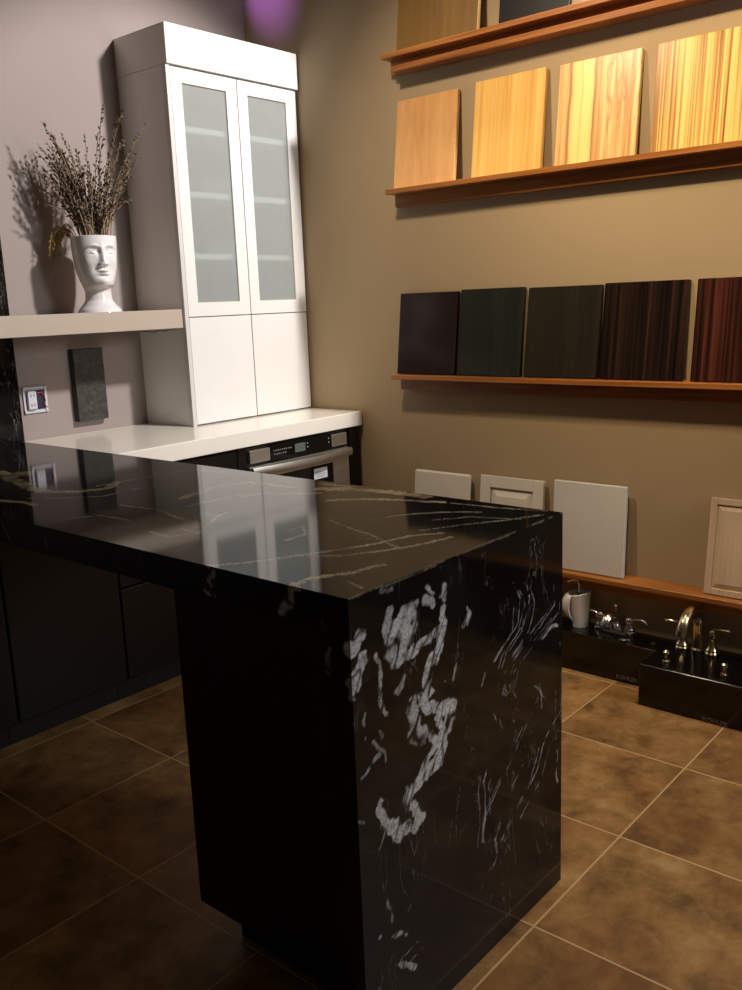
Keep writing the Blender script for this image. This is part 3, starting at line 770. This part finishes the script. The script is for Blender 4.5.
FS = [(0, .079), (.03, .076), (.10, .060), (.18, .047), (.27, .046), (.315, .052), (.36, .079), (.42, .083), (.55, .082), (.7, .083), (.85, .085), (1, .0825)]
BS = [(0, .079), (.03, .077), (.10, .062), (.18, .051), (.27, .051), (.4, .062), (.6, .083), (.8, .087), (1, .083)]
def gs(v, c, s): return math.exp(-((v-c)/s)**2)
def head_r(th, t):
    c, s = math.cos(th), math.sin(th)
    w = lerp_tab(WS, t); fd = lerp_tab(FS, t) if c > 0 else lerp_tab(BS, t)
    r = 1/math.sqrt((c/fd)**2+(s/w)**2)
    if abs(th) < 1.5 and t > .3:
        # nose
        if t > .595:
            k = max(0, min(1, (.87-t)/.24)); r += (.003+.018*k**1.25)*gs(th, 0, .09+.05*k)*min(1, max(0, (t-.597)/.03))*min(1, max(0, (.92-t)/.07))
        for sg in (-1, 1):
            q = sg*th
            bc = .872-.35*(q-.34)**2
            r += .006*gs(th, sg*.14, .065)*gs(t, .628, .02)              # nostril wings
            if q > .05: r += .0048*gs(q, .40, .26)*gs(t, bc, .017)        # arched brow
            r -= .0150*gs(q, .37, .17)*gs(t, .800, .034)                  # socket
            r -= .006*gs(q, .19, .07)*gs(t, .79, .05)
            r += .0125*gs(q, .40, .125)*gs(t, .793, .0185)                # eyeball
            r += .0048*gs(q, .40, .15)*gs(t, .818-.25*(q-.4)**2, .0065)   # upper lid
            r += .0038*gs(q, .40, .15)*gs(t, .772+.2*(q-.4)**2, .006)     # lower lid
            r += .0045*gs(q, .68, .24)*gs(t, .67, .07)                    # cheek
            r -= .0035*gs(q, .36, .13)*gs(t, .56, .06)
            r += .0052*gs(q, .06, .09)*gs(t, .541-.1*q*q, .012)           # upper lip bow
        r += .0045*gs(th, 0, .19)*gs(t, .538, .012)+.0090*gs(th, 0, .15)*gs(t, .504, .0145)-.0065*gs(th, 0, .21)*gs(t, .5225, .0055)
        r -= .003*gs(th, 0, .045)*gs(t, .578, .018)
        r -= .0055*gs(th, 0, .22)*gs(t, .466, .02)
        r += .0055*gs(th, 0, .2)*gs(t, .40, .04)
    return r*1.03
va = empty('head_vase', (VX, VY, SZ), 'white ceramic planter shaped as a classical face on the floating shelf', 'vase', rot=(0, 0, 0))
m = MB(); bm = m.bm
NT_, NZ = 200, 190
FA = R(-104)   # direction the face looks
rings = []
for j in range(NZ):
    t = j/(NZ-1)
    rings.append([bm.verts.new((math.cos(FA+th)*head_r(th, t), math.sin(FA+th)*head_r(th, t), .0005+t*VH)) for th in [-math.pi+2*math.pi*k/NT_ for k in range(NT_)]])
for dr_, z in ((-.003, VH+.002), (-.007, VH), (-.009, VH-.03)):
    rings.append([bm.verts.new((math.cos(FA+th)*(head_r(th, 1)+dr_), math.sin(FA+th)*(head_r(th, 1)+dr_), z)) for th in [-math.pi+2*math.pi*k/NT_ for k in range(NT_)]])
for p, q in zip(rings, rings[1:]):
    for k in range(NT_): bm.faces.new([p[k], p[(k+1) % NT_], q[(k+1) % NT_], q[k]])
bm.faces.new(rings[0][::-1]); bm.faces.new(rings[-1])
me_v = m.build('vase_body', M['porcelain'], va, smooth=True)
m = MB().lathe([(.070, VH-.029), (.068, VH-.02), (.04, VH-.014), (.005, VH-.012)], n=24)
m.build('moss_filling', M['soil'], va, smooth=True)

# ------------------------------------------------------------------ dried twigs, one object each
RV = Vector((.644, -.764, 0)); FV = Vector((.764, .644, 0))
TIPS = [(48,127),(28,163),(36,151),(44,147),(56,136),(66,138),(76,150),(88,138),(93,132),(107,112),(120,128),(128,117),(116,140),(142,127),(150,131),(126,144),(134,154),(105,141),(98,182),
        (41,168),(53,181),(85,170),(132,160),(62,150),(70,160),(50,158),(58,166),(112,158),(121,168),(109,172),(80,186),(90,176),(66,180),(128,176),(118,186)]
rnd = random.Random(11)
for k in range(52):
    TIPS.append((rnd.uniform(48, 92), rnd.uniform(150, 205)))
for k in range(24):
    TIPS.append((rnd.uniform(40, 72), rnd.uniform(133, 190)))
for k in range(16):
    TIPS.append((rnd.uniform(98, 130), rnd.uniform(150, 205)))
PX = .0037
for px, py in TIPS:
    h = (235-py)*PX; u = (px-89.5)*PX+.085*h
    k = rnd.uniform(-.10, .06)
    if u < 0: k = min(k, (.115+.764*u)/.644)
    k = max(-.16, k)
    tip = Vector((VX, VY, SZ+VH+h))+RV*u+FV*k
    tip.x = min(tip.x, CX0-.025); tip.y = min(tip.y, YA-.025)
    fr = max(-1, min(1, u/.22))
    b0 = Vector((VX, VY, SZ+VH-.022))+RV*(fr*.056+rnd.uniform(-.012, .012))+FV*rnd.uniform(-.035, .035)
    mid = b0.lerp(tip, .5)+Vector((0, 0, .05*(1-abs(fr)*.2)))-RV*(u*.22)+Vector((rnd.uniform(-.012, .012), rnd.uniform(-.012, .012), 0))
    pts = []
    for q in range(15):
        t = q/14; pts.append(b0*(1-t)**2+mid*2*t*(1-t)+tip*t**2)
    m = MB().tube(pts, [.0023-.0013*q/14 for q in range(15)], 5)
    st = m.build('twig', M['stem'], smooth=True)
    at(st, b0)
    tag(st, 'thin dried budded twig standing in the white face-shaped vase', 'twig', 'dried twigs in the face vase')
    bd = MB(); L = sum((q-p).length for p, q in zip(pts, pts[1:]))
    nb = max(6, int(L*.92/.0155))
    for i in range(nb):
        t = .2+.8*(i+rnd.random()*.6)/nb
        if rnd.random() < .12: continue
        t = min(t, 1); p = b0*(1-t)**2+mid*2*t*(1-t)+tip*t**2
        tg = (tip*t+mid*(1-2*t)-b0*(1-t)).normalized()
        ang = rnd.uniform(0, 6.28); side = tg.orthogonal().normalized(); side = (Matrix.Rotation(ang, 3, tg) @ side)
        d = (tg*.75+side*.7).normalized()
        sc = rnd.uniform(.8, 1.5)
        bd.ball(p+side*.0045, (.0029*sc, .0029*sc, .0062*sc), 1, d.to_track_quat('Z', 'Y').to_matrix().to_4x4())
    bd.tube([pts[q] for q in range(2, 15)], .0005, 3)
    o = bd.build('buds', M['bud'], st, smooth=True)
    o.data.transform(Matrix.Translation(-b0))

# yellowed sprigs hanging behind the vase's left side
for i, (ex, ey, ez) in enumerate(((VX-.095, VY+.115, 1.60), (VX-.108, VY+.125, 1.555), (VX-.085, VY+.13, 1.63), (VX-.12, VY+.11, 1.615), (VX-.1, VY+.14, 1.53), (VX-.09, VY+.1, 1.58))):
    b0 = Vector((VX-.035, VY+.04, SZ+VH-.015)); tip = Vector((ex, ey, ez)); mid = Vector((ex+.02, ey-.01, SZ+VH+.075+.015*i))
    pts = [b0*(1-t)**2+mid*2*t*(1-t)+tip*t**2 for t in [q/12 for q in range(13)]]
    st = at(MB().tube(pts, .0013, 5).build('yellow_sprig', M['sprig'], smooth=True), b0)
    tag(st, 'yellowed dry leafy sprig drooping behind the left side of the face vase', 'sprig', 'yellow sprigs behind the face vase')
    lf = MB()
    for j in range(3, 13):
        p = pts[j]
        for sg in (-1, 1):
            d = Vector((sg*.5+rnd.uniform(-.3, .3), rnd.uniform(-.4, .2), -.8)).normalized()
            lf.ball(p+d*.010, (.0034, .0014, .011), 1, d.to_track_quat('Z', 'Y').to_matrix().to_4x4())
    o = lf.build('leaves', M['sprig'], st, smooth=True); o.data.transform(Matrix.Translation(-b0))

# ------------------------------------------------------------------ ledges on the taupe wall
def ledge(z, label, bead=False, y0=1.4456, y1=-1.2):
    r = empty('picture_ledge', (XW, .2, z), label, 'shelf', 'cherry display ledges on the taupe wall')
    sub(r, MB().box((1.9113, y1, z-.019), (XW-.0005, y0, z), .0015).build('plank', M['ledge']))
    p = [(1.9656, z-.0195), (1.9656, z-.066), (XW-.0005, z-.066), (XW-.0005, z-.0195)]
    sub(r, MB().prism([(x, zz) for x, zz in p], 'y', y1, y0-.008).build('cleat', M['ledge']))
    if bead:
        sub(r, MB().box((1.9291, y1, z-.068), (1.9651, y0-.034, z-.046), .0015).build('lower_lip', M['ledge']))
    return r
Z1, Z2, Z3, Z4 = 2.3238, 1.8233, 1.0869, 0.3634
ledge(Z1, 'topmost cherry wood ledge, cut by the upper edge of the picture', True)
ledge(Z2, 'second cherry wood ledge from the top, carrying four pale veneer panels')
ledge(Z3, 'cherry wood ledge carrying the row of dark veneer panels')
ledge(Z4, 'lowest cherry wood ledge, above the black faucet stands')

# ------------------------------------------------------------------ sample panels
def sample(yl, yr, z, h, mat, label, lean=.125, t=.018, xb=1.9458, style='flat', group=None, bev=.0015, name='veneer_sample'):
    """front-bottom edge sits on the ledge, the top leans back to the wall; local x runs left to right, z up"""
    w = yl-yr
    o = empty(name, (xb, (yl+yr)/2, z+t*math.sin(lean)+.0006), label, 'sample panel', group, rot=(-lean, 0, R(-90))) if style in ('raised', 'frame') else None
    def lk(m, nm, mt, **kw):
        return m.build(nm, mt, o, **kw)
    if style == 'flat':
        ob = MB().box((-w/2, 0, 0), (w/2, t, h), bev).build(name, mat)
        ob.location = (xb, (yl+yr)/2, z+t*math.sin(lean)+.0006); ob.rotation_euler = (-lean, 0, R(-90))
        return tag(ob, label, 'sample panel', group)
    fw = .046 if style == 'raised' else .022
    m = MB()
    m.box((-w/2, 0, 0), (-w/2+fw, t, h), .0015); m.box((w/2-fw, 0, 0), (w/2, t, h), .0015)
    m.box((-w/2+fw, 0, 0), (w/2-fw, t, fw), .0015); m.box((-w/2+fw, 0, h-fw), (w/2-fw, t, h), .0015)
    lk(m, 'door_frame', mat)
    m = MB(); bm = m.bm
    ix, iz0, iz1 = w/2-fw, fw, h-fw
    if style == 'raised':
        ins = [(0, .010), (.004, .011), (.030, .002), (.032, .001)]
    else:
        ins = [(0, .0075), (.001, .0075), (.018, .0015), (.019, .0015)]
    rg = []
    for d, y in ins:
        rg.append([bm.verts.new(p) for p in ((-ix+d, y, iz0+d), (ix-d, y, iz0+d), (ix-d, y, iz1-d), (-ix+d, y, iz1-d))])
    for p, q in zip(rg, rg[1:]):
        for k in range(4): bm.faces.new([p[k], p[(k+1) % 4], q[(k+1) % 4], q[k]])
    bm.faces.new(rg[-1])
    bk = [bm.verts.new(p) for p in ((-ix, t-.001, iz0), (ix, t-.001, iz0), (ix, t-.001, iz1), (-ix, t-.001, iz1))]
    for k in range(4): bm.faces.new([rg[0][k], rg[0][(k+1) % 4], bk[(k+1) % 4], bk[k]])
    bm.faces.new(bk[::-1])
    lk(m, 'raised_panel', mat)
    if style == 'raised':
        m = MB(); e = .0025
        for A in (((-ix, iz0), (-ix+e, iz1)), ((ix-e, iz0), (ix, iz1)), ((-ix, iz0), (ix, iz0+e)), ((-ix, iz1-e), (ix, iz1))):
            m.box((A[0][0], .0075, A[0][1]), (A[1][0], .0105, A[1][1]))
        lk(m, 'groove', W['groove'], label='darker groove around the raised panel')
    return o
# topmost ledge
sample(1.3952, 1.0201, Z1, 0.3405, W['bronze'], 'golden brown veneer panel on the topmost ledge, left end')
sample(0.9303, 0.6520, Z1, 0.3405, W['blackp'], 'glossy black panel on the topmost ledge')
# pale panels
sample(1.4288, 1.1356, Z2, 0.3376, W['curly'], 'pale orange curly-figured veneer panel, leftmost on its ledge')
sample(1.0567, 0.7615, Z2, 0.3455, W['bamboo'], 'golden straight-grained veneer panel, second of the pale row')
sample(0.7063, 0.4082, Z2, 0.3405, W['heart'], 'pale veneer panel with bold brown heartwood streaks')
sample(0.3549, 0.0469, Z2, 0.3405, W['zebra'], 'yellow veneer panel with fine dark pinstripe grain')
# dark panels
sample(1.4406, 1.1504, Z3, 0.3287, W['plum'], 'plain dark plum-brown panel, leftmost of the dark row')
sample(1.1376, 0.8514, Z3, 0.3336, W['teal'], 'dark slate-grey veneer panel, second of the dark row')
sample(0.8346, 0.5394, Z3, 0.3297, W['olive'], 'dark olive-brown veneer panel in the middle of the dark row', lean=.14)
sample(0.5286, 0.2275, Z3, 0.3336, W['ebony'], 'near-black veneer panel with thin brown pinstripes', lean=.14)
sample(0.1979, -0.1111, Z3, 0.3336, W['rosewood'], 'red-brown veneer panel with black stripes at the right end')
# white door samples
sample(1.3883, 1.1021, Z4, 0.3188, W['white'], 'plain small white door sample at the left end, half hidden by the peninsula', lean=.1, bev=.007, name='door_sample')
sample(1.0517, 0.7635, Z4, 0.3248, W['white'], 'white raised-panel door sample with grooved frame', lean=.1, style='raised', name='door_sample')
sample(0.7132, 0.4210, Z4, 0.3386, W['whiteb'], 'plain flat white slab door sample right of the raised-panel one', lean=.06, name='door_sample', bev=.003)
sample(0.1268, -0.1801, Z4, 0.3307, W['oak'], 'washed beige oak door sample with framed border at the far right', lean=.13, style='frame', name='door_sample')

# ------------------------------------------------------------------ black faucet stands with raised lettering
def lettering(txt, height, loc, mat, parent):
    cu = bpy.data.curves.new('lettering', 'FONT'); cu.body = txt; cu.size = height/.70; cu.extrude = .0006; cu.align_x = 'LEFT'
    cu.space_character = 1.05; cu.offset = .0004
    tmp = bpy.data.objects.new('tmp', cu); COL.objects.link(tmp)
    dg = bpy.context.evaluated_depsgraph_get()
    me = bpy.data.meshes.new_from_object(tmp.evaluated_get(dg))
    bpy.data.objects.remove(tmp)
    me.transform(Matrix.Translation(loc) @ Matrix.Rotation(R(-90), 4, 'Z') @ Matrix.Rotation(R(90), 4, 'X'))
    me.materials.clear(); me.materials.append(mat)
    o = bpy.data.objects.new('lettering', me); COL.objects.link(o)
    sub(parent, o); o['label'] = 'pale grey KOHLER lettering'
    return o
BT = .150
b1 = empty('display_stand', (1.96, .6, 0), 'low black display stand holding the white and the small chrome faucets', 'display stand', 'black faucet display stands')
sub(b1, MB().box((1.871, .2595, 0), (XW-.0005, 1.02, BT), .002).build('stand_body', M['black_gloss']))
lettering('KOHLER', .0145, (1.8702, .404, .014), M['letter'], b1)
b2 = empty('display_stand', (1.89, -.1, 0), 'deeper black display stand at the right holding the tall gooseneck faucet', 'display stand', 'black faucet display stands')
sub(b2, MB().box((1.733, -.42, 0), (XW-.0005, .2575, BT), .002).build('stand_body', M['black_gloss']))
lettering('KOHLER', .0145, (1.7322, .036, .004), M['letter'], b2)

# ------------------------------------------------------------------ white ceramic faucet with chrome lever
wf = empty('ceramic_faucet', (1.955, .605, BT), 'white ceramic faucet with curled spout and chrome lever on the black stand', 'faucet')
m = MB(); bm = m.bm
# a cup-shaped body whose wall rolls open on its left side
rings = []
HB = .132
for j in range(26):
    t = j/25; z = .0006+HB*t
    r = .030+.017*t**1.4
    rings.append([bm.verts.new((1.955+r*math.cos(a_), .592+r*math.sin(a_)+.006*t, BT+z+(.010*t*t)*math.cos(a_-R(-60)))) for a_ in [2*math.pi*k/40 for k in range(40)]])
for dr_, dz in ((-.003, .0025), (-.006, 0), (-.007, -.012), (-.012, -.02)):
    base = rings[25]
    cx = 1.955; cy = .598
    rings.append([bm.verts.new((v.co.x+(cx-v.co.x)*(-dr_/.047), v.co.y+(cy-v.co.y)*(-dr_/.047), v.co.z+dz)) for v in base])
for p, q in zip(rings, rings[1:]):
    for k in range(40): bm.faces.new([p[k], p[(k+1) % 40], q[(k+1) % 40], q[k]])
bm.faces.new(rings[0][::-1]); bm.faces.new(rings[-1])
sub(wf, m.build('body', M['porcelain'], smooth=True))
# curled spout band: leaves the rim on the left, bows outward and comes back near the foot
m = MB(); bm = m.bm
path = []
for j in range(21):
    t = j/20
    z = BT+.126-.110*t
    out = .030*math.sin(math.pi*min(1, t*1.08))**.7 if t < .93 else .030*math.sin(math.pi*min(1, t*1.08))**.7
    path.append((out, z))
rows = []
for j, (o_, z) in enumerate(path):
    t = j/20
    r = .030+.017*(1-t)**1.4+.0015
    hw = .80*(1-.25*t)
    row = []
    for side in (0, 1):
        for k in range(9):
            a_ = R(118)+(k/8-.5)*2*hw if side == 0 else R(118)+((8-k)/8-.5)*2*hw
            rr = r+o_*(1-.35*abs(k/4-1)**2)-(0 if side == 0 else .006)
            row.append(bm.verts.new((1.955+rr*math.cos(a_), .594+rr*math.sin(a_), z)))
    rows.append(row)
n = len(rows[0])
for p, q in zip(rows, rows[1:]):
    for k in range(n): bm.faces.new([p[k], p[(k+1) % n], q[(k+1) % n], q[k]])
bm.faces.new(rows[0]); bm.faces.new(rows[-1][::-1])
sub(wf, m.build('spout', M['porcelain'], smooth=True))
lv = MB()
lv.lathe([(.016, .086), (.017, .100), (.015, .118), (.011, .128), (.004, .131)], (1.955, .600, BT), 20)
lv.tube([(1.955, .600, BT+.12), (1.955, .598, BT+.16), (1.953, .602, BT+.176), (1.95, .612, BT+.181), (1.947, .628, BT+.178), (1.944, .642, BT+.170)], [.0042, .004, .0042, .005, .0056, .0045], 10)
sub(wf, lv.build('lever', M['chrome'], smooth=True))

# ------------------------------------------------------------------ small two-handle chrome faucet
cf = empty('centerset_faucet', (1.965, .455, BT), 'small chrome two-handle faucet with low domed spout on the black stand', 'faucet')
m = MB()
def oval(cx, cy, hx, hy, n=36):
    return [(cx+hx*math.copysign(abs(math.cos(a_))**.55, math.cos(a_)), cy+hy*math.copysign(abs(math.sin(a_))**.55, math.sin(a_))) for a_ in [2*math.pi*k/n for k in range(n)]]
bm = m.bm; rg = []
for sc, z in ((1, .0006), (1, .012), (.93, .016), (.6, .017)):
    rg.append([bm.verts.new((x, y, BT+z)) for x, y in oval(1.965, .455, .029*sc, .080*sc)])
for p, q in zip(rg, rg[1:]):
    for k in range(36): bm.faces.new([p[k], p[(k+1) % 36], q[(k+1) % 36], q[k]])
bm.faces.new(rg[0][::-1]); bm.faces.new(rg[-1])
sub(cf, m.build('base_plate', M['chrome'], smooth=True))
m = MB()
sp = []
for k in range(17):
    t = k/16; a_ = math.pi*(.0+.84*t)
    sp.append((1.945+.036*math.cos(a_)-.020*t, .462, BT+.010+.056*math.sin(a_)))
m.tube(sp, [.034-.017*k/16 for k in range(17)], 20)
sub(cf, m.build('spout', M['chrome'], smooth=True))
m = MB().lathe([(.004, .06), (.004, .093), (.010, .096), (.0105, .103), (.006, .107)], (1.985, .462, BT), 14)
sub(cf, m.build('lift_rod', M['chrome'], smooth=True))
for sg in (1, -1):
    cy = .455+sg*.058
    m = MB().lathe([(.019, .0165), (.020, .024), (.013, .034), (.012, .042), (.019, .050), (.019, .060), (.012, .069), (.004, .072)], (1.965, cy, BT), 22)
    m.tube([(1.965, cy, BT+.060), (1.965, cy+sg*.022, BT+.064), (1.963, cy+sg*.044, BT+.067), (1.959, cy+sg*.064, BT+.060), (1.957, cy+sg*.07, BT+.054)], [.0055, .005, .0048, .0045, .003], 10)
    sub(cf, m.build('handle', M['chrome'], smooth=True))

# ------------------------------------------------------------------ gooseneck widespread faucet
gf = empty('gooseneck_faucet', (1.948, .141, BT), 'tall polished gooseneck faucet between two lever handles on the deeper stand', 'faucet')
m = MB().lathe([(.026, .0006), (.026, .010), (.019, .016), (.018, .03)], (1.952, .141, BT), 26)
pts = [(1.952, .141, BT+.02), (1.952, .141, BT+.06), (1.952, .141, BT+.09)]
for k in range(17):
    a_ = math.pi*(k/16)*.86
    pts.append((1.952-.074+.074*math.cos(a_), .141, BT+.098+.068*math.sin(a_)))
e = Vector(pts[-1]); pts.append((e.x-.008, .141, e.z-.016)); pts.append((e.x-.013, .141, e.z-.028))
m.tube(pts, [.0205, .020, .0198]+[.0198]*15+[.0200, .0205, .021, .0205], 20)
sub(gf, m.build('spout', M['nickel'], smooth=True))
m = MB().lathe([(.003, .02), (.003, .045), (.006, .05), (.004, .055)], (1.984, .141, BT), 10)
sub(gf, m.build('lift_rod', M['nickel'], smooth=True))
for cy, sg in ((.194, 1), (.089, -1)):
    m = MB().lathe([(.025, .0006), (.026, .008), (.022, .013), (.023, .019), (.018, .026), (.011, .040), (.0085, .056), (.0085, .062), (.0125, .068), (.0125, .078), (.009, .086), (.004, .09)], (1.948, cy, BT), 24)
    m.tube([(1.948, cy-sg*.006, BT+.084), (1.948, cy+sg*.012, BT+.092), (1.946, cy+sg*.036, BT+.095), (1.945, cy+sg*.062, BT+.093)], [.006, .005, .0042, .005], 10)
    sub(gf, m.build('handle', M['nickel'], smooth=True))
for x, y, l in ((1.80, .190, 'small polished deck knob left of the gooseneck spout'), (1.800, -.006, 'small polished deck knob right of the gooseneck faucet')):
    o = MB().lathe([(.014, .0006), (.014, .004), (.007, .008), (.006, .022), (.011, .028), (.012, .036), (.007, .041)], (0, 0, 0), 18).build('deck_knob', M['nickel'], smooth=True)
    o.location = (x, y, BT); tag(o, l, 'knob')
o = MB().lathe([(.011, .0006), (.011, .003), (.006, .006), (.002, .007)], (0, 0, 0), 14).build('hole_plug', M['nickel'], smooth=True)
o.location = (1.93, .272+.02, BT); tag(o, 'tiny polished plug on the stand left of the gooseneck faucet', 'plug')
# next faucet, only its left edge in the picture
nf = empty('white_handle_faucet', (1.87, -.14, BT), 'white-based faucet cut off by the right edge of the picture', 'faucet')
m = MB().lathe([(.034, .0006), (.035, .010), (.026, .017), (.018, .02)], (1.775, -.108, BT), 26)
sub(nf, m.build('base', M['porcelain'], smooth=True))
m = MB().lathe([(.016, .0185), (.015, .10), (.017, .13), (.01, .142), (.003, .144)], (1.775, -.108, BT), 20)
m.tube([(1.775, -.108, BT+.13), (1.83, -.09, BT+.165), (1.90, -.06, BT+.182), (1.935, -.028, BT+.18), (1.942, -.010, BT+.178)], [.011, .010, .009, .0075, .005], 12)
sub(nf, m.build('spout', M['chrome'], smooth=True))

# ------------------------------------------------------------------ camera
cam = bpy.data.cameras.new('camera'); co = bpy.data.objects.new('camera', cam); COL.objects.link(co)
co.location = (-1.04683, -0.95570, 1.38837); co.rotation_euler = (1.36127, 0.03844, -0.87014)
cam.sensor_fit = 'VERTICAL'; cam.sensor_height = 24; cam.lens = 909.44875/990*24
cam.clip_start = .05
scn.camera = co

# ------------------------------------------------------------------ light
def lamp(kind, name, loc, target, energy, col, **kw):
    l = bpy.data.lights.new(name, kind); l.energy = energy; l.color = col
    for k, v in kw.items(): setattr(l, k, v)
    o = bpy.data.objects.new(name, l); COL.objects.link(o); o.location = loc
    d = Vector(target)-Vector(loc); o.rotation_euler = d.to_track_quat('-Z', 'Y').to_euler()
    return o
# ceiling spot in front of the tall cabinet
lamp('SPOT', 'cabinet_spot', (1.84, -.25, 3.05), (1.36, 2.1, 1.62), 400, (1, .96, .94), spot_size=R(50), spot_blend=.5, shadow_soft_size=.09)
# warm spots washing the sample wall
lamp('SPOT', 'shelf_spot', (.62, 1.10, 3.05), (2.01, .95, 1.6), 112, (1, .80, .56), spot_size=R(74), spot_blend=1, shadow_soft_size=.07)
lamp('SPOT', 'shelf_spot_b', (.50, -.05, 2.98), (2.01, .0, 1.98), 175, (1, .76, .46), spot_size=R(72), spot_blend=1, shadow_soft_size=.07)
# floor pool on the right
lamp('SPOT', 'floor_spot', (1.6, .0, 3.1), (1.35, -.1, 0), 110, (1, .74, .46), spot_size=R(52), spot_blend=.8, shadow_soft_size=.1)
# violet lamp in the corner above the cabinet
lamp('SPOT', 'violet_spot', (1.56, 2.285, 3.02), (2.01, 2.14, 2.74), 24, (.42, .17, 1), spot_size=R(38), spot_blend=1, shadow_soft_size=.012)
# soft fill added to brighten the end panel, right of the camera
lamp('AREA', 'fill_light', (1.75, -1.75, 1.95), (.4, 0, .55), 32, (.92, .95, 1), shape='RECTANGLE', size=.7, size_y=.7)
WORLD = ((1, .95, .9, 1), .035)
EXPO = 0.0

w = bpy.data.worlds.new('world'); scn.world = w; w.use_nodes = True
w.node_tree.nodes['Background'].inputs[0].default_value = WORLD[0]; w.node_tree.nodes['Background'].inputs[1].default_value = WORLD[1]
scn.view_settings.view_transform = 'Standard'
scn.view_settings.look = 'None'
scn.view_settings.exposure = EXPO
